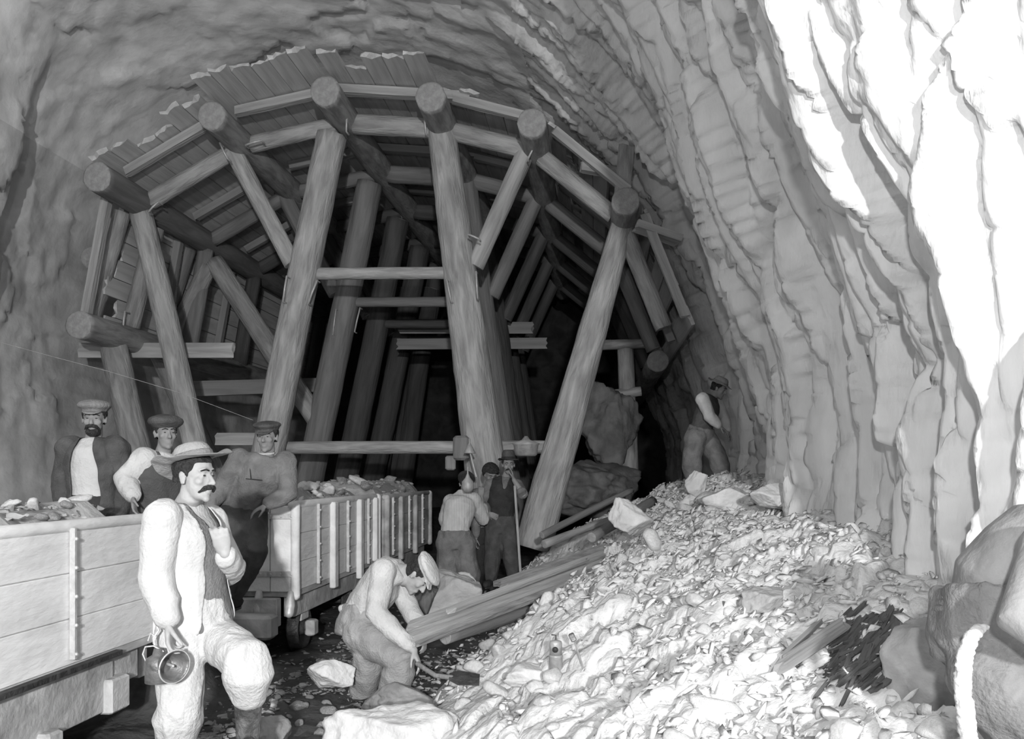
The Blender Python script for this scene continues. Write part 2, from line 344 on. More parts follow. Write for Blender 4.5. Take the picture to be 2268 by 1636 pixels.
def gz(X, Y, rough=True):
    a, s = as_(np.asarray(X, float), np.asarray(Y, float)); pz, t = pile_z(a, s); fz = floor_z(a, s)
    fr = .05*fbm(a*1.7, s*1.7, 0, 51)+.03*fbm(a*7, s*7, 0, 52)
    lump = (.12*fbm(a*1.3, s*1.1, 0, 61)+.06*plates(a*2.2+.3*fbm(a, s, 0, 3), s*1.9, 62, .6, .3)+.035*plates(a*6+.4*fbm(a*2, s*2, 0, 3), s*5, 63, 1., .95)+.012*plates(a*15, s*13, 64, 1., .5))*smooth(.02, .25, t)
    return np.maximum(fz+fr, pz+lump), (pz+lump) > (fz+fr)
# floor (bare, muddy) over the whole gallery, and the bank of broken rock as its own mass
def field(a0, a1, s0, s1, da, ss):
    ax = np.arange(a0, a1, da); A, S = np.meshgrid(ax, ss); n = len(ax); i = (np.arange(len(ss)-1)[:, None]*n+np.arange(n-1)[None, :]).ravel(); return A, S, np.stack([i, i+1, i+n+1, i+n], -1)
A, S, Fs = field(-7.5, 3.2, 0, 26, .06, np.r_[np.arange(-4, 2, .3), np.arange(2, 9, .05), np.arange(9, 26, .12)])
Z = floor_z(A, S)+.05*fbm(A*1.7, S*1.7, 0, 51)+.03*fbm(A*7, S*7, 0, 52)+.012*plates(A*11, S*11, 53, 1, .4)*(1+0*A)
struct('floor', (A[..., None]*E+S[..., None]*D+Z[..., None]*UZ).reshape(-1, 3), Fs, 'ground')
A, S, Fs = field(-1.5, 2.6, 0, 20, .022, np.r_[np.arange(-1, 2.2, .1), np.arange(2.2, 6.5, .022), np.arange(6.5, 13, .04), np.arange(13, 18, .1)])
pz, t = pile_z(A, S)
lump = (.12*fbm(A*1.3, S*1.1, 0, 61)+.06*plates(A*2.2+.3*fbm(A, S, 0, 3), S*1.9, 62, .6, .3)+.035*plates(A*6+.4*fbm(A*2, S*2, 0, 3), S*5, 63, 1., .95)+.012*plates(A*15, S*13, 64, 1., .5))*smooth(.02, .25, t)
V = (A[..., None]*E+S[..., None]*D+(pz+lump-.015)[..., None]*UZ).reshape(-1, 3)
# chips of rock scattered over the bank, part of the same uncountable mass
VS = [V]; FS4 = Fs; tri = []; off = len(V); chipV = []; chipF = []; q = np.random.RandomState(5)
base = []
for i in range(16):
    bm = bmesh.new(); pts = [nrm(q.normal(size=3))*np.array([1, q.uniform(.5, .85), q.uniform(.12, .36)]) for _ in range(10)]
    for p in pts: bm.verts.new(p)
    r = bmesh.ops.convex_hull(bm, input=bm.verts[:]); bmesh.ops.delete(bm, geom=list({v for v in bm.verts if not v.link_faces}), context='VERTS'); bmesh.ops.triangulate(bm, faces=bm.faces[:])
    bm.verts.index_update(); base.append((np.array([v.co[:] for v in bm.verts]), np.array([[v.index for v in f.verts] for f in bm.faces]))); bm.free()
cnt = 0
for _ in range(12500):
    s = 2.0+11*q.rand()**1.25; a = -1.35+3.3*q.rand(); p = T(a, s, 0); z, on = gz(p[0], p[1])
    if not bool(on) and q.rand() < .75: continue
    if q.rand() < .93 and a < .1 and s < 5.6 and a > -.85: continue
    if q.rand() < .35+.4*float(vn(p[0]*1.2, p[1]*1.2, 0, 77)): continue
    sz = (.010+.050*q.rand()**2.6)*(1+.05*s); v, f = base[q.randint(14)]; R = np.array(Matrix.Rotation(q.uniform(0, 6.28), 3, 'Z')); tl = np.array(Matrix.Rotation(q.uniform(-.7, .7), 3, 'X') @ Matrix.Rotation(-.45+q.uniform(-.7, .7), 3, 'Y'))
    chipV.append(v*sz@R.T@tl.T+np.array([p[0], p[1], float(z)-sz*.02])); chipF.append(f+cnt); cnt += len(v)
rv = np.concatenate(chipV); rf = np.concatenate(chipF)
tris = np.concatenate([Fs[:, [0, 1, 2]], Fs[:, [0, 2, 3]], rf+len(V)])
o = link('rubble_bank', mesh_of('rubble_bank', np.concatenate([V, rv]), tris, False), 'rubble')
tag(o, 'long bank of pale broken rock and chips heaped against the right wall', 'rubble', kind='stuff')
def chips_on(zfun, pts, sz0, sz1, q, sink=.1):
    vs, fs, c = [], [], 0
    for x, y in pts:
        sz = sz0+(sz1-sz0)*q.rand()**2.4; v, f = base[q.randint(len(base))]; R = np.array(Matrix.Rotation(q.uniform(0, 6.28), 3, 'Z') @ Matrix.Rotation(q.uniform(-.9, .9), 3, 'X')); k_ = np.array([1, 1, 1.5])
        vs.append((v*k_*sz)@R.T+np.array([x, y, float(zfun(x, y))+sz*sink])); fs.append(f+c); c += len(v)
    return np.concatenate(vs), [tuple(t) for t in np.concatenate(fs).tolist()]
q = np.random.RandomState(23); pts = []
while len(pts) < 2600:
    px = q.uniform(430, 1120); py = 1640-340*q.rand()**1.3; Y = 1.6*F/(py-HY); X = (px-CX)/F*Y
    if Y > 12 or vn(X*1.5, Y*1.5, 0, 5) < -.35+q.uniform(-.3, .2): continue
    if not bool(gz(X, Y)[1]) and (X*E[0]+Y*E[1] > -2.45 or Y < 5.4 or q.rand() < .2): pts.append((X, Y))
tag(obj('gravel', chips_on(lambda x, y: gz(x, y)[0], pts, .008, .045, q), 'dstone'), 'dull grey gravel and chips strewn on the dark ground between track and bank', 'gravel', kind='stuff')
def hit(px, py, y0=2.4, y1=16):
    for Y in np.arange(y0, y1, .02):
        p = W(px, py, Y)
        if p[2] <= float(gz(p[0], p[1])[0]): return p
    return W(px, py, y1)
# countable stones on the bank
q = np.random.RandomState(17); n = 0
while n < 130:
    s = 2.9+9.5*q.rand()**1.3; a = -1.2+2.9*q.rand(); p = T(a, s, 0); z, on = gz(p[0], p[1])
    if not bool(on): continue
    sz = .035+.075*q.rand()**2
    if 8 < s and q.rand() < .5: sz *= 1.5
    put_stone((p[0], p[1], float(z)+sz*.05), sz, 'pale angular stone among many lying on the bank of broken rock at the right wall', 'loose stones on the rubble bank', seed=3000+n); n += 1
# small stones on the track side
n = 0
while n < 45:
    px = q.uniform(560, 990); py = q.uniform(1475, 1640); Y = 1.6*F/(py-HY); X = (px-CX)/F*Y; z, on = gz(X, Y)
    if bool(on) or (740 < px < 960 and py < 1560): continue
    sz = .022+.04*q.rand()**1.5; put_stone((X, Y, float(z)+sz*.3), sz, 'small grey stone in the scatter on the dark ground between wagons and bank', 'small stones on the ground by the track', dark=q.rand() < .75, seed=5000+n); n += 1

# ================================================================ TIMBER FRAMES
S1, DS = 12.5, 2.15
ORD = ['foremost', 'second', 'third', 'fourth', 'fifth']
front = [(183, 722), (237, 405), (475, 262), (722, 205), (955, 218), (1178, 272), (1387, 440), (1500, 720)]
ND = [np.array(AZ(PA(x, y, 11.6))) for x, y in front]       # purlin centres in the cross-section
pn = ['lowest left', 'upper left', 'left shoulder', 'left crown', 'right crown', 'right shoulder', 'upper right', 'lowest right']
pr = [.20, .21, .20, .21, .21, .20, .19, .19]; pf = [11.5, 11.35, 11.5, 11.55, 11.55, 11.6, 11.7, 15.2]
for i, (a, z) in enumerate(ND):
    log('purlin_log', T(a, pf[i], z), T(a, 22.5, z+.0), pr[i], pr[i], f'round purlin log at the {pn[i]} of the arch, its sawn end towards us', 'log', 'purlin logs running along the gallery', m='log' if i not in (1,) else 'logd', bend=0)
def az(px, py, s=S1): return np.array(AZ(PA(px, py, s)))
def TZ(q, s): return T(q[0], s, q[1])
# spacer logs between purlins, one ring for each frame; a flat head board ring in front of the first
ringr = [.15, .13, .125, .15, .135, .13, .13]
bays = ['lowest left bay', 'left haunch bay', 'left upper bay', 'crown bay', 'right upper bay', 'right haunch bay', 'lowest right bay']
for k in range(5):
    s = S1+DS*k
    for i in range(7):
        p, r = ND[i].copy(), ND[i+1].copy(); u = (r-p)/np.linalg.norm(r-p); nin = np.array([u[1], -u[0]])
        a0 = p+u*.15+nin*.06; a1 = r-u*.15+nin*.06
        if k == 0 and i == 0: continue
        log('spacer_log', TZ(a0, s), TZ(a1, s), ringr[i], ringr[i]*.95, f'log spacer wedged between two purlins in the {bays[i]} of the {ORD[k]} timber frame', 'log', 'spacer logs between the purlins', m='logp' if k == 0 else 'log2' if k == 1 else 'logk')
    for i in range(7):
        if k > 2: break
        p, r = ND[i].copy(), ND[i+1].copy(); u = (r-p)/np.linalg.norm(r-p); nin = np.array([u[1], -u[0]]); sb = s-.55 if k == 0 else s-.5
        e0, e1 = (.2, .12)
        if i == 3: e0, e1 = -.2, -.45
        board('head_board', TZ(p+u*e0-nin*.20, sb), TZ(r-u*e1-nin*.20, sb+.02), .12 if i != 3 else .15, .12, E*nin[0]+UZ*nin[1], f'thick head board across the purlins in the {bays[i]}, at the {ORD[k]} frame', 'board', 'head boards under the lagging', m='boardp' if k == 0 else 'board', rag=.02)
# lagging boards
q = np.random.RandomState(3)
for i in range(7):
    p, r = ND[i].copy(), ND[i+1].copy(); Lb = np.linalg.norm(r-p); u = (r-p)/Lb; nin = np.array([u[1], -u[0]]); nb = max(3, int(Lb/.27)); 
    rows = nb+(1 if i in (3,) else 0)
    for b in range(nb):
        c = p+u*(Lb*(b+.5)/nb)-nin*(.30+.02*q.rand()); f0 = 11.0+q.uniform(-.15, .2) if i in (2, 3) else 11.35+q.uniform(-.15, .25)
        if i == 1: f0 = 11.45+q.uniform(-.1, .3)
        if i == 4: f0 = 11.9+q.uniform(-.1, .3) if b < nb*.35 else 12.2+q.uniform(0, .3)
        if i in (5, 6): f0 = 12.1+q.uniform(0, .5)
        if i == 0: f0 = 12.4+q.uniform(0, .5)
        if i == 3 and b in (1,): f0 += .4
        if i in (5, 6) and b % 3 == 1: continue
        board('lagging_board', T(c[0], f0, c[1]), T(c[0], 22.4, c[1]), Lb/nb*.955, .05, E*nin[0]+UZ*nin[1], f'sawn lagging board laid lengthwise over the purlins of the {bays[i]}', 'board', f'lagging boards over the {bays[i]}', m='lag', rag=.05)
# posts and struts, measured on the first frame and repeated backwards
def frame_piece(name, a, b, r0, r1, role, ks, m='log', cat='log', ds=0., **kw):
    for k in ks:
        s = S1+DS*k+ds; A0, A1 = az(*a), az(*b)
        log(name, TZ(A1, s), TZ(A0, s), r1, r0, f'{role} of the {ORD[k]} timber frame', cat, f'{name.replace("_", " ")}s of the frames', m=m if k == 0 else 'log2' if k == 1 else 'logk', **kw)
px = 12.5/1900
frame_piece('post_log', (735, 300), (577, 1085), 34*px, 37*px, 'stout raking round post left of the middle', range(5), m='logp')
frame_piece('post_log', (978, 285), (1100, 1235), 32*px, 50*px, 'heaviest round post, right of the middle,', range(5), m='logp')
frame_piece('post_log', (312, 470), (440, 1020), 26*px, 27*px, 'long raking post under the upper left purlin', (0,), m='logp')
frame_piece('post_log', (1387, 470), (1180, 1210), 25*px, 42*px, 'pale leaning post under the upper right purlin', (0,), m='logp')
frame_piece('brace_log', (508, 318), (648, 585), 21*px, 20*px, 'diagonal brace from the left shoulder purlin to the post', range(5), m='logp')
frame_piece('brace_log', (1170, 325), (1052, 590), 21*px, 19*px, 'split diagonal brace from the right shoulder purlin to the post', range(5), m='boardp')
frame_piece('post_log', (272, 470), (200, 705), 19*px, 19*px, 'short strut between the two left-hand purlins', (0, 1))
frame_piece('post_log', (318, 490), (262, 715), 21*px, 21*px, 'second short strut close inside the left-hand purlins', (0,), ds=.35)
frame_piece('post_log', (245, 735), (330, 1100), 30*px, 33*px, 'thick post slanting down from the lowest left purlin', (0,))
frame_piece('crossbar_log', (672, 606), (1010, 604), 13.5*px, 13.5*px, 'round crossbar between the two middle posts', range(4), m='logp')
frame_piece('crossbar_log', (600, 990), (1215, 988), 15*px, 15*px, 'low round crossbar behind the wagons', (0,), m='logp', ds=.3)
s2 = S1+DS
for nm, a, b, r, lab in (('post_log', (475, 580), (705, 935), 23, 'long oblique strut crossing the left side of the second frame'), ('post_log', (462, 590), (385, 745), 20, 'short strut meeting the oblique strut on the left of the second frame'), ('post_log', (330, 730), (500, 1100), 24, 'dim slanting post behind the left-hand post')):
    log(nm, PA(*b, s2), PA(*a, s2), r*s2/1900, r*s2/1900, lab, 'log', 'post logs of the frames', m='log')
log('post_log', PA(1395, 1050, 16.5), PA(1385, 770, 16.5), .17, .15, 'thin upright post standing in the dark bay right of the leaning post', 'log', 'post logs of the frames')
log('crossbar_log', PA(1300, 880, 16.4), PA(1420, 866, 16.4), .10, .09, 'thin rail across the thin post in the dark right-hand bay', 'log', 'rails in the back')
log('crossbar_log', PA(1300, 765, 16.4), PA(1440, 760, 16.4), .10, .09, 'short dark rail at the head of the thin post, right-hand bay', 'log', 'rails in the back')
board('plank', PA(176, 776, 12.95), PA(517, 776, 12.95), .235, .06, -D, 'pale sawn plank fixed level behind the left-hand posts', 'board', m='boardp', rag=.02)
board('plank', PA(400, 862, 14.3), PA(712, 852, 16.3), .27, .07, -D, 'darker plank sloping back behind the left-hand posts, below the pale one', 'board', m='board')
board('plank', PA(480, 972, 12.9), PA(592, 972, 12.9), .19, .10, -D, 'short pale plank end behind the seated man in a dark cap', 'board', m='boardp')
board('plank', PA(885, 726, 17.6), PA(1180, 726, 17.6), .24, .06, -D, 'upper of two level planks deep in the middle bay', 'board', m='board')
board('plank', PA(880, 762, 17.2), PA(1210, 760, 17.2), .22, .06, -D, 'lower of two level planks deep in the middle bay', 'board', m='board')
for k, (x0, x1) in enumerate(((820, 795), (875, 850), (930, 905))):
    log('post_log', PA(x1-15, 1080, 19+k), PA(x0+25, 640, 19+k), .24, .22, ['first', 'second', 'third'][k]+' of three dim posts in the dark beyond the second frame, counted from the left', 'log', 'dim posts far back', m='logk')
# wedges over the upper right purlin
p6 = ND[6]
board('wedge', T(p6[0]-.05, 12.0, p6[1]+.1), T(p6[0]+.02, 12.05, p6[1]+.85), .22, .16, -D, 'upright wooden wedge block driven above the upper right purlin', 'wedge', m='log')
board('wedge', T(p6[0]+.15, 12.0, p6[1]-.25), T(p6[0]+.75, 12.1, p6[1]-.45), .3, .1, UZ, 'broken board end jutting from beside the leaning post head', 'wedge', m='boardp')
board('wedge', T(p6[0]-.6, 12.1, p6[1]+.62), T(p6[0]+.1, 12.2, p6[1]+.52), .14, .12, UZ, 'small crosswise chock left of the upright wedge block', 'wedge', m='log')
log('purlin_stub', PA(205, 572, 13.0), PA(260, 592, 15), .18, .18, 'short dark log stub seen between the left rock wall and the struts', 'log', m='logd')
# iron dogs (staples)
def staple(a, b, s, tip, side):
    p, r = PA(*a, s), PA(*b, s); v = nrm(r-p); g = G(); w = np.cross(v, D)*side
    g.tube([p+D*.10+w*.0, p-D*.02, p+(r-p)*.5-D*.03, r-D*.02, r+D*.10], .014, 8); o = obj('iron_staple', g, 'iron', smooth=True)
    return tag(o, tip, 'staple', 'iron staples on the posts')
for a, b, s, tip in (((636, 612), (628, 668), 12.15, 'thin bright iron staple left of the left middle post, level with the upper crossbar'), ((703, 622), (684, 672), 12.2, 'bent bright iron staple under the left end of the upper crossbar'), ((990, 620), (1000, 668), 12.2, 'bright iron staple under the right end of the upper crossbar'), ((1055, 602), (1058, 660), 12.1, 'iron staple under the foot of the right-hand diagonal brace'), ((770, 250), (768, 292), 12.15, 'iron staple at the head of the left middle post'), ((940, 250), (944, 296), 12.15, 'iron staple at the head of the right middle post'), ((488, 318), (505, 352), 12.1, 'iron staple at the head of the left diagonal brace'), ((545, 322), (580, 312), 12.15, 'iron staple under the spacer log in the left upper bay'), ((745, 685), (738, 742), 14.38, 'iron staple on the left middle post of the second frame'), ((798, 682), (786, 735), 14.38, 'iron staple under the crossbar of the second frame'), ((1188, 318), (1170, 352), 12.1, 'iron staple at the head of the right-hand diagonal brace'), ((278, 690), (274, 735), 12.5, 'iron staple above the pale plank on the left'), ((1038, 520), (1062, 530), 12.0, 'short iron spike across the right middle post above the brace foot'), ((330, 470), (352, 448), 12.15, 'iron staple at the head of the long left post')):
    staple(a, b, s, tip, 1)
g = G(); g.tube([W(-20, 752, 9.6), W(100, 785, 9.8), W(240, 822, 10.0), W(400, 870, 10.3), W(560, 930, 10.6)], .003, 6)
tag(obj('cable', g, 'tinp', smooth=True), 'thin taut wire slanting across the left side above the standing men', 'wire')
# ================================================================ WAGONS
def wagon(O, u, L, Wd, z0, z1, label, m, straps, near_end, wheels_l, flare=.0, group='tip wagons on the track'):
    u = nrm(u); v = nrm(np.cross(UZ, u)); P = lambda l, w, z: np.asarray(O)+u*l+v*w+UZ*z; Ax = (u, v, UZ)
    root = empty('mine_wagon', P(L/2, Wd/2, 0), label, 'wagon', group)
    H = z1-z0
    def wall(name, l0, l1, w0, w1, horiz=True, rows=3, parent=root, mm=m):
        g = G(); q = np.random.RandomState(int((abs(O[1])*10+l0*7+w0*13)) % 999)
        for k in range(rows):
            if horiz: a, b = z0+H*k/rows+.001, z0+H*(k+1)/rows-.001; g.box(P((l0+l1)/2, (w0+w1)/2, (a+b)/2), abs(l1-l0)/2, abs(w1-w0)/2+q.uniform(-.003, .003), (b-a)/2, Ax, .2)
            else:
                a = w0+(w1-w0)*k/rows+.003; b = w0+(w1-w0)*(k+1)/rows-.003; g.box(P((l0+l1)/2+q.uniform(-.004, .004), (a+b)/2, (z0+z1)/2+q.uniform(-.012, .006)), abs(l1-l0)/2, (b-a)/2, H/2, Ax, .2)
        return obj(name, g, mm, parent)
    wall('side_panel', .03, L-.03, 0, .055); wall('side_panel', .03, L-.03, Wd-.055, Wd)
    en = wall('end_panel', -.03, .03, 0.0, Wd, False, 6); wall('end_panel', L-.03, L+.03, 0.0, Wd, False, 6)
    g = G(); g.box(P(L/2, Wd/2, z0-.02), L/2, Wd/2-.01, .03, Ax); obj('floor_board', g, 'wagond', root)
    # rounded top rail and corner posts
    for w in (0.02, Wd-.02):
        g = G(); g.tube([P(-.03, w, z1+.005), P(L+.03, w, z1+.005)], .036, 12); obj('top_rail', g, m, root, True)
    for l in (-.02, L+.02):
        for w in (-.005, Wd+.005):
            g = G(); g.tube([P(l, w, z0-.03), P(l, w, (z0+z1)/2), P(l, w, z1)], [.042, .038, .042], 12); obj('corner_post', g, m, root, True)
    for l, hw, ext in straps:
        g = G(); g.box(P(l, -.022, (z0+z1)/2-ext/2), hw, .016 if hw < .03 else .03, H/2+ext/2, Ax, .3)
        if hw < .03:
            for k in range(5): g.ell(P(l, -.04, z0+.06+k*(H-.12)/4), .011, .011, .011, n=8)
        obj('strap', g, 'iron' if hw < .03 else m, root)
    if near_end:
        for zz in (z1-.09, z0+.155):
            g = G(); g.box(P(-.042, .30, zz), .008, .33, .024, Ax, .2)
            for k in range(7): g.ell(P(-.052, .02+k*.09, zz), .011, .011, .011, n=8)
            s_ = obj('end_band', g, 'iron', root)
            g = G(); g.box(P(-.053, .17, zz), .004, .06, .022, Ax, .2); obj('stain_plate', g, 'wagond', s_)
    # underframe
    for w in (.10, Wd-.10):
        g = G(); g.box(P(L/2, w, z0-.14), L/2-.12, .05, .10, Ax); obj('sill_beam', g, 'frame', root)
    for l in (.05, L-.05):
        g = G(); g.box(P(l-(.12 if l < L/2 else -.12), Wd/2, z0-.17), .05, Wd/2-.12, .12, Ax); obj('end_beam', g, 'frame', root)
        sg = -1 if l < L/2 else 1
        g = G(); g.lathe(P(l+sg*.16, Wd/2, z0-.12), u*sg, [(.05, 0), (.05, .10), (.12, .11), (.135, .14), (.12, .18), (.05, .20)], 20); obj('buffer', g, 'frame', root, True)
    for l in wheels_l:
        for w in (.12, Wd-.12):
            c = P(l, w, .225); ax = -v if w < Wd/2 else v
            g = G(); g.lathe(c-ax*.05, ax, [(.03, -.01), (.20, -.01), (.225, 0), (.225, .018), (.20, .026), (.197, .095), (.18, .10), (.168, .075), (.07, .06), (.06, .10), (.03, .11)], 36)
            wo = obj('wheel', g, 'irond', root, True); g = G(); g.lathe(c+ax*.03, ax, [(.06, 0), (.06, .05), (.045, .07), (.01, .075)], 16); obj('hub', g, 'irond', wo, True)
            g = G(); g.box(c+ax*.0+UZ*.17-ax*.0, .10, .05, .10, Ax); obj('axle_guard', g, 'frame', root)
            g = G(); g.box(c+ax*.11, .065, .045, .07, Ax, .3); obj('axle_box', g, 'frame', root)
        g = G(); g.tube([P(l, .05, .225), P(l, Wd-.05, .225)], .03, 10); obj('axle', g, 'irond', root, True)
    return root, P
W1O = T(-2.80, 2.45, 0)
w1, P1 = wagon(W1O, D, 2.78, 1.3, .60, 1.335, 'nearest whitewashed plank wagon, cut by the left edge, heaped with broken rock', 'wagon', [(1.88, .013, -.03), (.9, .02, 0)], False, (.55, 1.72))
g = G(); g.box(P1(2.35, .03, .33), .10, .05, .10, (D, -E, UZ), .25); obj('step_block', g, 'frame', w1)
g = G(); g.box(P1(1.6, .06, .40), .75, .03, .155, (D, -E, UZ), .2); obj('guard_plate', g, 'frame', w1)
g = G(); g.box(P1(1.4, .0, .575), .95, .03, .016, (D, -E, UZ), .2); obj('angle_iron', g, 'irond', w1)
W2O = T(-2.575, 7.14+.03, 0)
st2 = [(.55, .012, 0), (1.02, .055, .10), (1.5, .012, 0), (1.95, .055, .12), (2.3, .012, 0), (2.6, .03, 0)]
w2, P2 = wagon(W2O, D, 2.75, 1.3, .61, 1.35, 'whitewashed plank wagon with iron bands, behind the man holding the lantern', 'wagon', st2, True, (.45, 2.1))
W3O = T(-2.575, 10.4, 0)
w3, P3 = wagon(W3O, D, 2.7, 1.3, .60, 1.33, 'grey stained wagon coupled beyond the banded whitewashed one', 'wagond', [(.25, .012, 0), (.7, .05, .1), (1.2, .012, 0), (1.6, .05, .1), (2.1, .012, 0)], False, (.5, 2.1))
# near-end coupling gear of the second wagon
cg = G(); cg.tube([P2(-.16, .56, .60), P2(-.19, .56, .50), P2(-.22, .55, .45), P2(-.25, .53, .44), P2(-.27, .50, .47)], .016, 8)
obj('coupling_hook', cg, 'iron', w2, True)
cg = G()
for k in range(3):
    c = P2(-.21, .555, .40-.085*k); t = np.linspace(0, 2*math.pi, 13)
    cg.tube([c+(E if k % 2 else D)*math.cos(x)*.02+UZ*math.sin(x)*.045 for x in t], .009, 6, False)
obj('chain', cg, 'iron', w2, True)
for w in (.30, .02):
    g = G(); g.tube([P2(-.06, w, .60), P2(-.08, w, .50), P2(-.10, w, .44)], [.03, .045, .04], 10); obj('hinge_lug', g, 'iron', w2, True)
g = G(); g.box(P2(-.30, .62, .36), .10, .55, .10, (D, -E, UZ), .25); obj('headstock', g, 'frame', w2)
g = G(); g.box(P2(-.12, .80, .60), .10, .30, .03, (D, -E, UZ), .25); obj('step_board', g, 'wagon', w2)
# loads: individual stones heaped in each wagon over a fill of fine rock
def load(P, L, z1, hmax, label, grp, n, l0=0., seed=1, dark=.5, big=.11):
    q = np.random.RandomState(seed); ax = np.linspace(l0, L-.05, 24); ay = np.linspace(.05, 1.25, 14); g = G(); V = []
    for l in ax:
        for w in ay:
            e = min(1, (l-l0)/.25, (L-.05-l)/.25, w/.25, (1.3-w)/.25); V.append(P(l, w, z1-.10+max(0, e)*hmax+.05*float(vn(l*5, w*5, seed))))
    m_ = len(ay); g.add(V, [(i*m_+j, i*m_+j+1, (i+1)*m_+j+1, (i+1)*m_+j) for i in range(len(ax)-1) for j in range(m_-1)])
    zf = lambda l, w: z1-.10+max(0, min(1, (l-l0)/.25, (L-.05-l)/.25, w/.25, (1.3-w)/.25))*hmax
    vs, fs = chips_on(lambda l, w: zf(l, w), [(q.uniform(l0+.03, L-.06), q.uniform(.03, 1.22)) for _ in range(420)], .015, .06, q, .4); g.add([P(*t) for t in vs], fs)
    tag(obj('fine_rock', g, 'dstonep'), 'fine broken rock filling '+label, 'rubble', kind='stuff')
    for k in range(n):
        l = q.uniform(l0+.06, L-.1); w = q.uniform(.06, 1.2); e = max(0, min(1, (l-l0)/.25, (L-l)/.25, w/.25, (1.3-w)/.25)); sz = big*(.35+.65*q.rand()**2.2)
        if w < .15: sz *= .6
        p = P(l, w, z1-.10+e*hmax+sz*.25+.02); put_stone(p, sz, 'broken stone in the heap loaded on '+label, grp, dark=q.rand() < dark, seed=seed*1000+k)
load(P1, 2.75, 1.335, .19, 'the nearest wagon at the left edge', 'stones heaped on the nearest wagon', 45, .6, 1, .6, .10)
load(P2, 2.72, 1.35, .20, 'the whitewashed wagon with iron bands', 'stones heaped on the banded wagon', 48, 0., 2, .45, .12)
load(P3, 2.7, 1.33, .26, 'the grey stained wagon', 'stones heaped on the grey wagon', 22, 0., 3, .8, .15)
# rails
for nm, a in (('nearer', -2.66), ('farther', -3.78)):
    g = G(); p0, p1 = T(a, -1, 0), T(a, 24, 0); g.loft([(p0-UZ*.02, E*.04, D*0+UZ*.03), (p1-UZ*.02, E*.04, UZ*.03)], 8)
    tag(obj('rail', g, 'irond'), f'muddy steel rail, the {nm} of the two, running under the wagons', 'rail')

# ================================================================ PEOPLE
def hand(g, wr, dv, pn, lat, curl=.6, k=1., spread=.10, thumb=.5):
    """palm with five fingers; lat points to the thumb side"""
    dv = nrm(dv); pn = nrm(pn-dv*(np.asarray(pn)@dv)); lat = nrm(np.cross(dv, pn))*(1 if np.cross(dv, pn)@np.asarray(lat) > 0 else -1)
    P = lambda d_, l_, n_: wr+k*(dv*d_+lat*l_+pn*n_)
    g.loft([(P(-.03, 0, 0), lat*.026*k, pn*.019*k), (P(.01, 0, 0), lat*.029*k, pn*.018*k), (P(.05, .002, 0), lat*.041*k, pn*.016*k), (P(.088, 0, 0), lat*.042*k, pn*.013*k), (P(.098, 0, 0), lat*.034*k, pn*.008*k)], 14)
    for i, (b, L, c2) in enumerate(((.031, .074, .9), (.0105, .083, 1), (-.0105, .078, 1.05), (-.030, .062, 1.15))):
        p = P(.086, b, 0); ang = curl*.45*c2; pts = [p]; sp = (b/.03)*spread
        for j, fl in enumerate((.45, .32, .23)):
            d_ = nrm(dv*math.cos(ang)+pn*math.sin(ang)+lat*sp); p = p+d_*L*fl*k; pts.append(p); ang += curl*(.85 if j == 0 else .6)*c2
        g.tube(pts, [r*k for r in (.0100, .0092, .0082, .0070)], 8)
    b = P(.018, .022, .004); d1 = nrm(dv*.62+lat*(.75-.4*curl*thumb)+pn*(.25+.5*curl*thumb)); d2 = nrm(dv*.85+lat*(.25-.5*curl*thumb)+pn*(.3+.6*curl*thumb))
    g.tube([b, b+d1*.042*k, b+d1*.042*k+d2*.034*k, b+d1*.042*k+d2*.060*k], [.014*k, .0115*k, .0100*k, .0080*k], 8)
def remesh(g, vox, it=3, fold=0., fs=9., seed=0, fst=(1, 1, .45)):
    me = mesh_of('tmp', g.np(), g.f); o = bpy.data.objects.new('tmp', me); COL.objects.link(o)
    r = o.modifiers.new('r', 'REMESH'); r.mode = 'VOXEL'; r.voxel_size = vox; r.use_smooth_shade = True
    s = o.modifiers.new('s', 'SMOOTH'); s.factor = .5; s.iterations = it
    dg = bpy.context.evaluated_depsgraph_get(); ev = o.evaluated_get(dg); m2 = bpy.data.meshes.new_from_object(ev)
    bpy.data.objects.remove(o); bpy.data.meshes.remove(me)
    n = len(m2.vertices); V = np.empty(n*3, np.float32); m2.vertices.foreach_get('co', V); V = V.reshape(-1, 3).astype(float)
    if fold:
        N = np.empty(n*3, np.float32); m2.vertices.foreach_get('normal', N); N = N.reshape(-1, 3)
        x, y, z = V[:, 0]*fs*fst[0], V[:, 1]*fs*fst[1], V[:, 2]*fs*fst[2]; w = vn(x*.5, y*.5, z*.5, seed+3)
        d_ = (1-np.abs(vn(x+w, y+w, z*1.6+w, seed))*2.2)*.6+.4*(1-np.abs(vn(x*2.2+w, y*2.2, z*2.8, seed+1))*2)
        V = V+N*(d_*fold)[:, None]
    Fs = [tuple(p.vertices) for p in m2.polygons]; bpy.data.meshes.remove(m2); return V, Fs
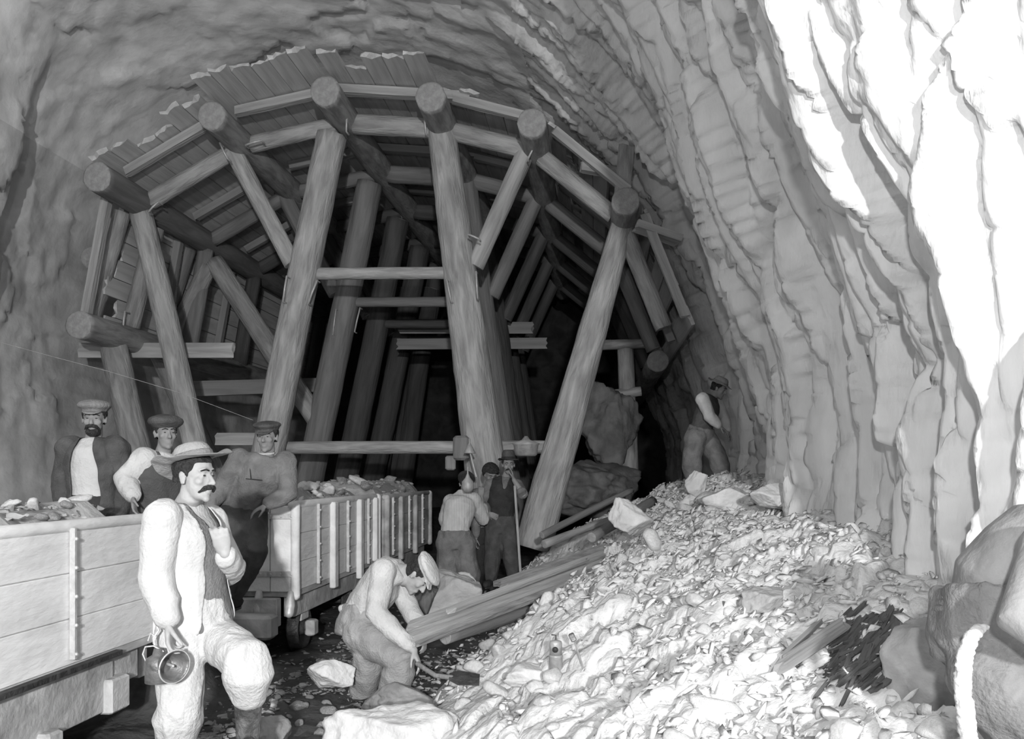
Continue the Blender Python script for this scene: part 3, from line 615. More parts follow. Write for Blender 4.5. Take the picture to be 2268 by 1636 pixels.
def garment(name, g, m, parent, vox=.013, it=3, fold=.008, fs=9., seed=0, cutf=None, thick=.006, label=None, fst=(1, 1, .45)):
    V, Fs = remesh(g, vox, it, fold, fs, seed, fst)
    if cutf is not None:
        kill = cutf(V); Fs = [f for f in Fs if sum(bool(kill[i]) for i in f) < 3]
        ec = {}
        for f in Fs:
            for a, b in zip(f, f[1:]+f[:1]): ec[(min(a, b), max(a, b))] = ec.get((min(a, b), max(a, b)), 0)+1
        nb = {}
        for (a, b), c_ in ec.items():
            if c_ == 1: nb.setdefault(a, []).append(b); nb.setdefault(b, []).append(a)
        for _ in range(8):
            V2 = V.copy()
            for a, l in nb.items():
                if len(l) == 2: V2[a] = V[a]*.4+(V[l[0]]+V[l[1]])*.3
            V = V2
    o = obj(name, (V, Fs), m, parent, True)
    if cutf is not None:
        bm = bmesh.new(); bm.from_mesh(o.data); bmesh.ops.delete(bm, geom=[v for v in bm.verts if not v.link_faces], context='VERTS'); bm.to_mesh(o.data); bm.free()
        md = o.modifiers.new('thickness', 'SOLIDIFY'); md.thickness = thick; md.offset = -1
    if label: o['label'] = label
    return o
class Fig:
    def __init__(s, base, label, head, hf, hu=(0, 0, 1), hk=1., neck=None, chest=None, waist=None, pelvis=None, sh=None, hip=None, arms=None, legs=None, fwd=None, vox=.009, wt=1., skin='skin', hands=None, cat='person'):
        s.root = empty('person', base, label, cat); s.A = np.asarray
        s.head = np.asarray(head); hf = nrm(hf); hu = np.asarray(hu, float); hr = nrm(np.cross(hf, hu)); hu = np.cross(hr, hf); s.hf, s.hu, s.hr, s.k = hf, hu, hr, hk   # hr = the person's right
        s.neck, s.chest, s.waist, s.pelvis = [np.asarray(t, float) for t in (neck, chest, waist, pelvis)]; s.sh = [np.asarray(t) for t in sh]; s.hip = [np.asarray(t) for t in hip]
        s.arms = arms; s.legs = legs; s.wt = wt; s.vox = vox; s.skin = skin; s.hands = hands or []; s.fwd = nrm(fwd)
    def H(s, x, y, z): return s.head+s.k*(s.hr*x+s.hf*y+s.hu*z)
    def torso(s, g, inf=0., low=.10, top=True, coll=0.):
        S = s.sh[0]-s.sh[1]; sw = np.linalg.norm(S)/2; sx = nrm(S); hx = nrm(s.hip[0]-s.hip[1]); w = s.wt
        def sec(c, up, x, rx, ry):
            y = nrm(np.cross(x, up)); x2 = nrm(np.cross(up, y)); return (c, x2*(rx*w+inf), y*(ry*w+inf))
        u0 = nrm(s.waist-s.pelvis); u1 = nrm(s.chest-s.waist); u2 = nrm(s.neck-s.chest); mx = nrm(sx+hx); mid = (s.sh[0]+s.sh[1])/2
        L = [sec(s.pelvis-u0*low, u0, hx, .135, .095), sec(s.pelvis-u0*low*.4, u0, hx, .165, .115), sec(s.pelvis+u0*.04, u0, hx, .160, .112), sec(s.waist, nrm(u0+u1), mx, .142, .105), sec((s.waist+s.chest)/2, u1, mx, .155, .115), sec(s.chest, nrm(u1+u2), sx, .168, .120)]
        if top: L += [sec(s.chest+(mid-s.chest)*.65, u2, sx, max(.155, sw*.86), .105), sec(mid+u2*.0, u2, sx, sw*.86, .078), sec(mid+(s.neck-mid)*.55+u2*.01, u2, sx, sw*.52, .062), sec(s.neck+u2*.0, u2, sx, .068+coll, .062+coll)]
        else: L += [sec(s.chest+(mid-s.chest)*.55, u2, sx, .155, .105)]
        g.loft(L, 22); return g
    def arm(s, g, i, inf, upto=2, r=(.062, .050, .042, .032)):
        a = [np.asarray(p, float) for p in s.arms[i]]; sh, el, wr = a[:3]; r = tuple(t*getattr(s, 'armk', 1.) for t in r); m1 = (sh+el)/2; m2 = el+(wr-el)*.4
        if upto == 1: g.tube([sh, m1, el, el+(wr-el)*.12], [r[0]+inf, r[0]*.88+inf, r[1]+inf, r[1]+inf*1.1], 14)
        elif upto == 1.5: g.tube([sh, m1, el, el+(wr-el)*.45], [r[0]+inf, r[0]*.88+inf, r[1]+inf, r[2]+inf*1.2], 14)
        else: g.tube([sh, m1, el, m2, wr-(wr-el)*(.14 if inf > .008 else 0)], [r[0]+inf, r[0]*.88+inf, r[1]+inf, r[2]*1.05+inf, r[3]+inf*.8], 14)
        g.ell(sh, r[0]*1.08+inf, r[0]*1.08+inf, r[0]*1.08+inf)
    def leg(s, g, i, inf, upto=2., r=(.098, .062, .050, .040), bag=0.):
        hp, kn, an = [np.asarray(p, float) for p in s.legs[i][:3]]; e = kn+(an-kn)*min(1, upto-1)
        g.tube([hp, (hp+kn)/2, kn, kn+(e-kn)*.4, e], [r[0]*s.wt+inf, r[0]*.86*s.wt+inf, r[1]+inf+bag*.5, r[1]*.97+inf+bag, (r[3] if upto > 1.9 else r[2])+inf+bag*.4], 16)
    def body(s, face=True):
        g = G(); k = s.k; A3 = (s.hr, s.hf, s.hu)
        g.ell(s.H(0, -.012, .045), .077*k, .097*k, .080*k, A3, 20); g.ell(s.H(0, .022, -.018), .060*k, .062*k, .092*k, A3, 18)
        g.ell(s.H(0, .036, -.078), .045*k, .045*k, .030*k, A3); g.ell(s.H(0, .068, -.097), .020*k, .016*k, .017*k, A3)
        g.tube([s.H(0, .080, .022), s.H(0, .096, 0), s.H(0, .108, -.022)], [.0085*k, .010*k, .013*k], 8)
        for q_ in (-1, 1):
            g.ell(s.H(q_*.012, .094, -.026), .008*k, .009*k, .007*k, A3); g.tube([s.H(q_*.046, .068, .036), s.H(q_*.026, .084, .040), s.H(q_*.006, .084, .034)], [.008*k, .0095*k, .008*k], 8)
            g.ell(s.H(q_*.040, .058, -.014), .021*k, .022*k, .022*k, A3); g.ell(s.H(q_*.078, -.004, -.002), .008*k, .018*k, .032*k, A3); g.ell(s.H(q_*.082, -.012, .012), .009*k, .011*k, .018*k, A3)
            g.ell(s.H(q_*.030, .070, .012), .014*k, .013*k, .011*k, A3)
        g.ell(s.H(0, .083, -.055), .023*k, .011*k, .006*k, A3); g.ell(s.H(0, .081, -.066), .020*k, .011*k, .007*k, A3)
        g.tube([s.H(0, -.012, -.04), s.H(0, -.022, -.085), s.neck, s.neck+(s.chest-s.neck)*.25], [.052*k, .053*k, .058*k, .07*k], 16)
        s.torso(g, -.008)
        for i in range(len(s.arms)): s.arm(g, i, 0, r=(.052, .042, .038, .029))
        for i in range(len(s.legs)):
            s.leg(g, i, -.012)
            an, to = np.asarray(s.legs[i][2]), nrm(s.legs[i][3]); g.tube([an-to*.03-UZ*.03, an+to*.08-UZ*.05, an+to*.16-UZ*.065], [.036, .036, .025], 10)
        for hd in s.hands:
            i = hd[0]; wr = np.asarray(s.arms[i][2], float); hand(g, wr, *hd[1:4], **(hd[4] if len(hd) > 4 else {}))
        V, Fs = remesh(g, s.vox, 2); b = obj('body', (V, Fs), s.skin, s.root, True)
        if face:
            for q_ in (-1, 1):
                g = G(); g.ell(s.H(q_*.030, .0815, .0125), .0085*k, .0035*k, .0042*k, A3, 10); obj('eye', g, 'eye', s.root, True)
                g = G(); g.tube([s.H(q_*.048, .076, .034), s.H(q_*.030, .091, .041), s.H(q_*.012, .091, .036)], [.003*k, .0048*k, .004*k], 8); obj('eyebrow', g, 'hair', s.root, True)
        return b
    def moustache(s, w=.042, droop=.022, th=.010):
        g = G(); P = s.H; g.tube([P(-w, .066, -.048-droop), P(-w*.6, .087, -.046), P(0, .1, -.041), P(w*.6, .087, -.046), P(w, .066, -.048-droop)], [.004, th, th*.95, th, .004], 10); garment('moustache', g, 'hair', s.root, .0035, 1, .002, 60)
    def hair(s, low=-.03, m='hair', thick=.008, curly=0.):
        g = G(); A3 = (s.hr, s.hf, s.hu); k = s.k; g.ell(s.H(0, -.014, .047), (.077+thick)*k, (.096+thick)*k, (.082+thick)*k, A3, 20); g.ell(s.H(0, -.05, -.01), (.066)*k, (.055+thick)*k, .06*k, A3)
        def cut(V):
            d_ = V-s.head; x, y, z = d_@s.hr/k, d_@s.hf/k, d_@s.hu/k; return (z < low) | ((y > .045) & (z < .075)) | ((y > .022) & (z < .035)) | ((y > -.025) & (z < .005))
        garment('hair', g, m, s.root, .006, 1, .003+curly, 40 if not curly else 55, 5, cut)
    def cap(s, m='dgrey', visor=True, r=.1, h=.055, tilt=0., name='flat_cap', puff=0., z0=.075):
        g = G(); k = s.k; f = nrm(s.hf*math.cos(tilt)-s.hu*math.sin(tilt)); u = np.cross(s.hr, f); A3 = (s.hr, f, u); c = s.H(0, -.008, z0)
        g.ell(c+u*.012, (r-.006+puff*.3), r+.012+puff*.3, .048, A3, 24); g.ell(c+u*.03+f*.006, r+.008+puff, r+.026+puff, h*.62, A3, 24)
        if visor: g.loft([(c+f*.06-u*.012, s.hr*.070, u*.010), (c+f*.10-u*.016, s.hr*.066, u*.008), (c+f*.135-u*.028, s.hr*.045, u*.006), (c+f*.146-u*.032, s.hr*.02, u*.005)], 14)
        return garment(name, g, m, s.root, .006, 2, .003, 25)
    def brim_hat(s, m='felt', tilt=0., R=.175, wave=.02, ph=0., h=.095, z0=.075, roll=0.):
        g = G(); f = nrm(s.hf*math.cos(tilt)+s.hu*math.sin(tilt)); r_ = nrm(s.hr*math.cos(roll)+s.hu*math.sin(roll)); u = nrm(np.cross(r_, f)); c = s.H(0, -.012, z0); V = []; n = 40
        rings = [(.0, h), (.035, h+.002), (.062, h-.004), (.080, h-.022), (.088, h*.45), (.092, .012), (.098, 0), (.125, -.004), (.150, .0), (R, .004)]
        for r, z in rings:
            for k in range(n):
                t = 2*math.pi*k/n; w = max(0, (r-.095)/(R-.095)); V.append(c+r_*math.cos(t)*r*.93+f*math.sin(t)*(r*1.08)+u*(z+w*wave*(math.sin(2*t+ph)+.4*math.sin(3*t+ph*2))+w*.012*vn(t*3, 0, 0, 4)-(.012*math.exp(-(r/.03)**2))))
        Fs = [(i*n+k, i*n+(k+1) % n, (i+1)*n+(k+1) % n, (i+1)*n+k) for i in range(len(rings)-1) for k in range(n)]
        o = obj('brimmed_hat', (np.array(V), Fs), m, s.root, True); md = o.modifiers.new('t', 'SOLIDIFY'); md.thickness = .006; md.offset = 0; md2 = o.modifiers.new('s', 'SUBSURF'); md2.levels = md2.render_levels = 1
        t = np.linspace(0, 2*math.pi, 25); bg = G(); bg.loft([(c+u*.006, r_*.0915*1.0, f*.108), (c+u*.034, r_*.088, f*.103)], 30); obj('hat_band', bg, 'grey' if m != 'dgrey' else 'black', o, True); return o
    def trousers(s, m='mid', inf=.018, upto=1.95, bag=.0, fold=.010, seed=0, fs=8., low=.10, vox=.012):
        g = G(); S = s; u0 = nrm(s.waist-s.pelvis); hx = nrm(s.hip[0]-s.hip[1]); y = nrm(np.cross(hx, u0)); w = s.wt
        g.loft([(s.pelvis-u0*low, hx*(.15*w+inf), y*(.10*w+inf)), (s.pelvis, hx*(.165*w+inf), y*(.118*w+inf)), (s.pelvis+(s.waist-s.pelvis)*.75, hx*(.150*w+inf), y*(.110*w+inf))], 20)
        for i in range(len(s.legs)): s.leg(g, i, inf, upto, bag=bag)
        return garment('trousers', g, m, s.root, vox, 4, fold, fs, seed)
    def boots(s, m='leather', upto=.55, r=.060):
        for i in range(len(s.legs)):
            kn, an, to = [np.asarray(t, float) for t in s.legs[i][1:4]]; to = nrm(to); g = G(); up = nrm(kn-an)
            g.tube([kn+(an-kn)*upto, an+up*.06, an-up*.03], [r*1.05, r*.9, r*.85], 14); g.tube([an-to*.045-UZ*.055, an+to*.06-UZ*.055, an+to*.15-UZ*.062, an+to*.19-UZ*.066], [.046, .046, .048, .036], 14)
            zb = an[2]-.105
            b = garment('boot', g, m, s.root, .009, 2, .004, 22, i, None)
            g = G(); sd = np.cross(to, UZ); g.loft([(an-to*.02*1+UZ*(-.112)+to*.075, to*.14, sd*.046), (an+UZ*(-.094)+to*.055, to*.142, sd*.047)], 18); obj('sole', g, 'irond', b)
    def shirt(s, m='white', inf=.012, sleeves=(2, 2), low=.08, fold=.008, seed=0, name='shirt', cutf=None, vox=.012, top=True, coll=0., sinf=None, label=None, it=3, fs=9.):
        if cutf is not None:
            for i, u in enumerate(sleeves):
                if u:
                    g = G(); s.arm(g, i, (inf if sinf is None else sinf)+.002, u); garment('sleeve', g, m, s.root, vox, it, fold, fs, seed+i)
            sleeves = (0, 0)
        g = G(); s.torso(g, inf, low, top, coll)
        for i, u in enumerate(sleeves):
            if u: s.arm(g, i, (inf if sinf is None else sinf)+.002, u)
        return garment(name, g, m, s.root, vox, it, fold, fs, seed, cutf, label=label)
    def front_cut(s, half, zlo=None):
        """predicate that opens a coat down the front; half(t) is the half width, t runs from waist 0 to neck 1"""
        ax = s.neck-s.pelvis; L2 = ax@ax; S = nrm(s.sh[0]-s.sh[1])
        def f(V):
            d_ = V-s.pelvis; t = d_@ax/L2; c = s.pelvis+t[:, None]*ax; e = V-c; fwd = nrm(np.cross(ax, S)); fwd = fwd*(1 if fwd@s.fwd > 0 else -1)
            return ((e@fwd) > .03) & (np.abs(e@S) < np.interp(t, [q_[0] for q_ in half], [q_[1] for q_ in half]))
        return f
# ---- 1: the foremost man, holding a lantern
def P(px, py, Y): return W(px, py, Y)
fwd1 = nrm([.8, -.6, 0])
f = Fig(W(420, 1665, 4.2)*[1, 1, 0], 'foremost standing man with moustache, floppy hat, pale jacket and a lantern in his hand',
  head=P(432, 1058, 4.2), hf=nrm([.93, -.36, -.02]), hu=(0.02, 0, 1), hk=1.03, neck=P(412, 1118, 4.26), chest=P(416, 1195, 4.24), waist=P(432, 1300, 4.26), pelvis=P(438, 1375, 4.28),
  sh=[P(352, 1140, 4.04), P(468, 1148, 4.52)], hip=[P(402, 1390, 4.2), P(472, 1390, 4.36)],
  arms=[[P(360, 1150, 4.04), P(346, 1275, 4.04), P(374, 1378, 4.0)], [P(462, 1160, 4.52), P(512, 1266, 4.48), P(498, 1226, 4.22)]],
  legs=[[P(402, 1400, 4.2), P(398, 1560, 4.12), P(372, 1750, 4.2), (.3, -1, 0)], [P(466, 1405, 4.34), P(548, 1462, 4.02), P(550, 1618, 4.10), (.35, -1, 0)]],
  fwd=fwd1, vox=.0062, hands=[(0, nrm([.05, -.1, -1]), nrm([1, .2, 0]), nrm([.1, -1, 0]), dict(curl=.95, k=1.08)), (1, nrm([-.12, -.35, 1]), nrm([-.4, .9, .2]), nrm([-1, -.3, .1]), dict(curl=1.15, k=1.08, thumb=.8))])
f.body(); f.moustache(.050, .018, .0115); f.hair(-.02); f.brim_hat('felt', tilt=.30, R=.19, wave=.035, ph=2.2, h=.085, z0=.082)
f.shirt('white', .016, (0, 0), seed=1, fold=.002, coll=.004)
f.trousers('cream', .022, 1.45, bag=.035, fold=.012, seed=4, vox=.010); f.boots(upto=.40, r=.066)
g = G(); f.torso(g, .024, .06, True, .006)
garment('waistcoat', g, 'mid', f.root, .009, 3, .004, 12, 2, f.front_cut([(0, -1), (.62, -1), (.66, .01), (1.0, .085), (1.2, .12)]), label='dusty waistcoat')
f.shirt('white', .035, (2, 2), seed=9, fold=.012, name='jacket', low=.05, cutf=f.front_cut([(-1, .2), (.0, .135), (.3, .12), (.6, .115), (.8, .115), (1.0, .11), (1.3, .12)]), vox=.0095, sinf=.026, label='pale open jacket', coll=.008, fs=8)
f1 = f
# lantern hanging from his hand
lw = P(377, 1448, 3.93); lax = nrm([.80, -.58, -.10]); lu = nrm(np.cross(lax, np.cross(UZ, lax))); lt = empty('carbide_lantern', lw-UZ*.12, 'dull tin lantern with a round reflector, hanging from the foremost man\'s hand', 'lantern')
g = G(); c = P(352, 1478, 4.0); g.lathe(c-UZ*.07, UZ, [(.045, 0), (.062, .004), (.062, .10), (.055, .115), (.03, .13), (.022, .16)], 28); obj('tank', g, 'tin', lt, True)
c2 = P(372, 1470, 3.96); g = G(); g.lathe(c2-lax*.05, lax, [(.02, 0), (.03, .01), (.05, .05), (.070, .095), (.076, .10), (.0775, .104), (.073, .106), (.066, .096), (.045, .052), (.018, .022)], 32); ro = obj('reflector', g, 'tin', lt, True)
t = np.linspace(0, 2*math.pi, 33); x = nrm(np.cross(lax, UZ)); y = np.cross(lax, x); g = G(); g.tube([c2+lax*.053+x*math.cos(a)*.077+y*math.sin(a)*.077 for a in t], .0035, 6, False); obj('rim', g, 'iron', ro, True)
g = G(); g.tube([c2+lax*.0, c2+lax*.04], .007, 8); obj('burner', g, 'iron', ro, True)
g = G(); hc = P(374, 1432, 3.97); g.tube([c+UZ*.06-x*.0, P(325, 1470, 3.99), P(316, 1448, 4.0), P(322, 1432, 4.0), P(340, 1430, 4.0), P(362, 1442, 3.99)], .004, 8); obj('hook_handle', g, 'iron', lt, True)
g = G(); g.tube([P(343, 1430, 4.02), P(340, 1412, 4.02), P(352, 1395, 4.02), P(345, 1380, 4.03), P(350, 1362, 4.03)], .006, 8); g.tube([P(328, 1418, 4.02), P(334, 1402, 4.02), P(345, 1410, 4.02), P(340, 1424, 4.02)], .004, 8); obj('hanger', g, 'iron', lt, True)

# ---- 2: standing man at the far left
Y = 6.25
f = Fig(W(205, 1050, Y)*[1, 1, 0]+UZ*.42, 'bearded man standing at far left, white shirt under an open dark coat', head=P(209, 930, Y), hf=nrm([.25, -1, -.05]), hk=1.0, neck=P(206, 972, Y+.03), chest=P(206, 1020, Y), waist=P(208, 1085, Y), pelvis=P(208, 1130, Y),
  sh=[P(152, 990, Y), P(258, 990, Y)], hip=[P(180, 1145, Y), P(236, 1145, Y)], arms=[[P(156, 996, Y), P(142, 1080, Y+.05), P(150, 1150, Y-.02)], [P(255, 996, Y), P(272, 1078, Y+.05), P(262, 1150, Y-.02)]],
  legs=[[P(182, 1145, Y), P(178, 1260, Y-.02), P(178, 1365, Y), (-.2, -1, 0)], [P(234, 1145, Y), P(238, 1260, Y-.02), P(238, 1365, Y), (.2, -1, 0)]], fwd=(0, -1, 0), skin='skind', hands=[(0, (0, 0, -1), (1, 0, 0), (0, -1, 0)), (1, (0, 0, -1), (-1, 0, 0), (0, -1, 0))])
f.body(); f.moustache(.05, .02, .013); f.hair(-.03); f.cap('grey', r=.1, puff=.006, h=.07)
g = G(); g.ell(f.H(0, .045, -.085), .05, .05, .035, (f.hr, f.hf, f.hu)); garment('beard', g, 'hair', f.root, .006, 1, .004, 40)
f.shirt('white', .012, (0, 0), seed=1, fold=.006, low=.02); f.trousers('black', .02, seed=3); f.boots()
f.shirt('dgrey', .036, (2, 2), seed=3, fold=.010, name='coat', low=.20, cutf=f.front_cut([(-1, .10), (.1, .11), (.6, .105), (.85, .075), (1.1, .05), (1.4, .1)]), label='open dark coat')
# ---- 3: young man in a fur cap
Y = 6.35
f = Fig(W(352, 1050, Y)*[1, 1, 0]+UZ*.42, 'young man in a curly fur cap and dark waistcoat, one pale sleeve bent', head=P(367, 962, Y), hf=nrm([.62, -.78, 0]), hk=.98, neck=P(360, 1004, Y+.03), chest=P(350, 1055, Y), waist=P(345, 1115, Y+.02), pelvis=P(345, 1160, Y+.03),
  sh=[P(322, 1018, Y-.06), P(402, 1020, Y+.14)], hip=[P(322, 1170, Y), P(372, 1170, Y+.08)], arms=[[P(320, 1020, Y-.08), P(276, 1062, Y-.16), P(296, 1100, Y-.28)], [P(404, 1024, Y+.14), P(420, 1100, Y+.1), P(400, 1160, Y-.02)]],
  legs=[[P(324, 1170, Y), P(322, 1270, Y), P(322, 1365, Y+.05), (.3, -1, 0)], [P(370, 1170, Y+.08), P(372, 1270, Y+.05), P(372, 1365, Y+.1), (.5, -1, 0)]], fwd=(.5, -.85, 0), hands=[(0, (.2, -.3, -1), (1, 0, 0), (0, -1, 0)), (1, (-.2, -.3, -1), (-1, 0, 0), (0, -1, 0))], skin='skind')
f.body(); f.hair(-.03); f.cap('dgrey', False, r=.108, h=.085, name='fur_cap', z0=.068, puff=.008)
f.shirt('cream', .016, (2, 2), seed=5, fold=.008, sinf=.03); f.trousers('black', .02, seed=3); f.boots()
g = G(); f.torso(g, .03, .12, True, .012); garment('waistcoat', g, 'dgrey', f.root, .012, 3, .006, 9, 2, f.front_cut([(0, -1), (.70, -1), (.74, .02), (1.0, .055), (1.2, .09)]))
# ---- 4: man leaning on the corner of the second wagon
Y = 6.85
f = Fig(P(520, 1345, Y)-UZ*.04, 'man in dark flat cap leaning on the corner of the banded wagon', head=P(592, 970, Y), hf=nrm([-.05, -1, -.05]), hk=1.0, neck=P(590, 1008, Y+.04), chest=P(580, 1050, Y+.04), waist=P(556, 1100, Y+.06), pelvis=P(538, 1128, Y+.1),
  sh=[P(532, 1014, Y+.02), P(634, 1018, Y+.06)], hip=[P(512, 1135, Y+.06), P(562, 1140, Y+.12)], arms=[[P(530, 1018, Y), P(492, 1082, Y-.02), P(462, 1120, Y-.15)], [P(632, 1024, Y+.06), P(638, 1092, Y-.02), P(590, 1118, Y-.12)]],
  legs=[[P(514, 1138, Y+.04), P(528, 1235, Y-.20), P(492, 1330, Y-.02), (-.3, -1, 0)], [P(558, 1142, Y+.1), P(568, 1222, Y-.16), P(520, 1318, Y+.02), (-.2, -1, 0)]], fwd=(-.05, -1, 0), skin='skind', hands=[(0, (-.5, -.3, -.8), (0, 0, -1), (0, -1, 0)), (1, (-.8, -.3, -.45), (0, .1, -1), (0, -1, 0), dict(curl=.5))])
f.body(); f.hair(-.03); f.cap('dgrey', r=.1, h=.05, tilt=.1)
f.shirt('mid', .024, (2, 2), seed=5, fold=.009, name='work_shirt', coll=.004); f.trousers('dgrey', .022, seed=8); f.boots('black')
g = G(); c = [f.chest+(f.waist-f.chest)*.1+f.fwd*.145, f.chest+f.fwd*.16]; 
for a, b in ((P(545, 1060, Y-.10), P(580, 1063, Y-.12)), (P(553, 1028, Y-.08), P(556, 1060, Y-.12))): g.tube([a, b], .004, 6)
obj('pocket_seam', g, 'black', f.root)
g = G(); t = np.linspace(0, 2*math.pi, 21); g.tube([f.neck+UZ*.02+np.array([math.cos(a)*.064, math.sin(a)*.060, .012*math.sin(a)]) for a in t], .009, 8, False); obj('collar', g, 'cream', f.root, True)
# ---- 5: worker stooping in the middle
Y = 6.1
f = Fig(W(845, 1560, Y)*[1, 1, 0], 'stooping worker in white cap and pale shirt, hand at his knee, beside the split beams', head=P(925, 1276, Y), hf=nrm([.50, -.30, -.80]), hu=(.8, -.1, .6), hk=1.05, neck=P(893, 1262, Y+.02), chest=P(850, 1285, Y+.06), waist=P(812, 1338, Y+.10), pelvis=P(794, 1386, Y+.12),
  sh=[P(868, 1268, Y-.17), P(858, 1262, Y+.22)], hip=[P(804, 1402, Y), P(796, 1402, Y+.22)], arms=[[P(850, 1266, Y-.18), P(832, 1356, Y-.27), P(916, 1440, Y-.40)], [P(868, 1268, Y+.22), P(905, 1345, Y+.14), P(935, 1400, Y-.02)]],
  legs=[[P(802, 1400, Y), P(894, 1462, Y-.25), P(862, 1550, Y-.10), (1, -.35, 0)], [P(806, 1395, Y+.22), P(818, 1455, Y-.04), P(800, 1542, Y+.18), (.7, -.6, 0)]], fwd=(.8, -.2, -.5), wt=1.05,
  hands=[(0, nrm([.5, -.25, -1]), nrm([-.8, 0, -.4]), nrm([0, -1, 0]), dict(curl=.6)), (1, nrm([.3, -.6, -1]), nrm([-.8, 0, -.4]), nrm([0, -1, 0]), dict(curl=.6))])
f.body(); f.hair(-.05); f.cap('white', r=.103, h=.065, tilt=.15, puff=.006)
f.trousers('dust', .036, 1.9, bag=.012, seed=8, fold=.012); f.boots('leather', .6, .058)
f.shirt('cream', .024, (2, 2), seed=12, fold=.010, low=.06, sinf=.020)
g = G(); u0 = nrm(f.waist-f.pelvis); g.ell(P(776, 1352, Y+.1), .09, .07, .045, (nrm([1, 0, -.3]), nrm([0, 1, 0]), nrm([.3, 0, 1]))); garment('shirt_tail', g, 'white', f.root, .01, 2, .006, 16)
# ---- 6: back view, striped shirt
Y = 10.4
f = Fig(W(1030, 1312, Y)*[1, 1, 0]+UZ*.12, 'worker seen from behind in a striped shirt and baggy pale trousers, head bowed', head=P(1030, 1072, Y-.0)+[0, .22, 0], hf=nrm([.2, .6, -.7]), hu=(0, .7, .7), neck=P(1030, 1092, Y+.14), chest=P(1020, 1120, Y+.04), waist=P(1008, 1168, Y), pelvis=P(1010, 1196, Y),
  sh=[P(1052, 1106, Y+.1), P(998, 1108, Y+.1)], hip=[P(1028, 1200, Y), P(992, 1200, Y)], arms=[[P(1050, 1108, Y+.1), P(1070, 1150, Y+.2), P(1066, 1100, Y+.35)], [P(998, 1112, Y+.1), P(985, 1150, Y+.2), P(1000, 1180, Y+.3)]],
  legs=[[P(1026, 1200, Y), P(1034, 1255, Y-.05), P(1042, 1302, Y), (.3, 1, 0)], [P(994, 1200, Y), P(990, 1255, Y), P(1010, 1298, Y+.1), (-.3, 1, 0)]], fwd=(0, 1, 0), hands=[(0, (0, .3, 1), (0, 1, 0), (-1, 0, 0)), (1, (.3, 0, -1), (0, 1, 0), (0, 1, 0))], skin='skind')
f.body(False); f.hair(-.06); f.cap('black', False, r=.1, h=.05)
f.shirt('stripe', .028, (1.5, 1.5), seed=5, fold=.008); f.trousers('mid', .055, seed=8, bag=.03, fold=.014); f.boots('black')
# ---- 7: dark-haired worker, partly hidden between the two
Y = 11.0
f = Fig(W(1078, 1300, Y)*[1, 1, 0]+UZ*.14, 'bare-headed dark-haired worker looking down, between the striped shirt and the man with staff', head=P(1086, 1052, Y), hf=nrm([.35, -.8, -.45]), neck=P(1076, 1082, Y+.05), chest=P(1074, 1115, Y), waist=P(1074, 1160, Y), pelvis=P(1074, 1185, Y),
  sh=[P(1052, 1094, Y-.04), P(1104, 1094, Y+.04)], hip=[P(1062, 1190, Y), P(1088, 1190, Y)], arms=[[P(1056, 1096, Y-.1), P(1056, 1145, Y-.16), P(1054, 1190, Y-.2)], [P(1100, 1098, Y+.04), P(1092, 1130, Y-.1), P(1074, 1150, Y-.2)]],
  legs=[[P(1062, 1190, Y), P(1060, 1240, Y), P(1060, 1290, Y), (0, -1, 0)], [P(1088, 1190, Y), P(1090, 1240, Y), P(1090, 1288, Y), (0, -1, 0)]], fwd=(0, -1, 0), hands=[(0, (0, 0, -1), (1, 0, 0), (0, -1, 0)), (1, (-1, 0, -.3), (0, 0, -1), (0, -1, 0))], skin='skind')
f.body(); f.hair(-.04, thick=.03, curly=.006); f.shirt('mid', .016, (2, 2), seed=5); f.trousers('black', .02, seed=8); f.boots('black')
# ---- 8: man with a staff
Y = 10.9
f = Fig(W(1112, 1292, Y)*[1, 1, 0]+UZ*.14, 'moustached man in a dark hat, hand at his cheek, a staff under his arm', head=P(1126, 1030, Y), hf=nrm([.1, -1, -.1]), neck=P(1120, 1058, Y+.04), chest=P(1112, 1090, Y), waist=P(1108, 1135, Y), pelvis=P(1108, 1162, Y),
  sh=[P(1082, 1070, Y), P(1148, 1072, Y)], hip=[P(1093, 1168, Y), P(1124, 1168, Y)], arms=[[P(1086, 1074, Y), P(1066, 1112, Y-.02), P(1082, 1136, Y-.15)], [P(1146, 1076, Y), P(1158, 1094, Y-.22), P(1138, 1062, Y-.20)]],
  legs=[[P(1094, 1168, Y), P(1092, 1222, Y-.04), P(1088, 1280, Y), (-.4, -1, 0)], [P(1122, 1168, Y), P(1130, 1222, Y-.04), P(1138, 1278, Y), (.4, -1, 0)]], fwd=(0, -1, 0), hands=[(0, (.8, 0, -.4), (0, 1, 0), (0, -1, 0)), (1, (-.25, .3, 1), (-1, 0, 0), (0, -1, 0), dict(curl=.3))], skin='skind')
f.body(); f.moustache(.042, .01, .011); f.hair(-.03); f.brim_hat('dgrey', tilt=.1, R=.135, wave=.008, h=.12)
f.shirt('mid', .014, (2, 1), seed=5); f.trousers('dgrey', .03, seed=8, bag=.015); f.boots('black')
g = G(); f.torso(g, .026, .06, True); garment('waistcoat', g, 'black', f.root, .012, 3, .006, 9, 2, f.front_cut([(0, -1), (.7, -1), (.74, .02), (1.2, .08)]))
log('staff', P(1154, 1288, Y-.2), P(1140, 1075, Y-.25), .018, .016, 'long straight wooden staff leaning under the arm of the man in the dark hat', 'staff', m='logp', n=10, bend=.01)
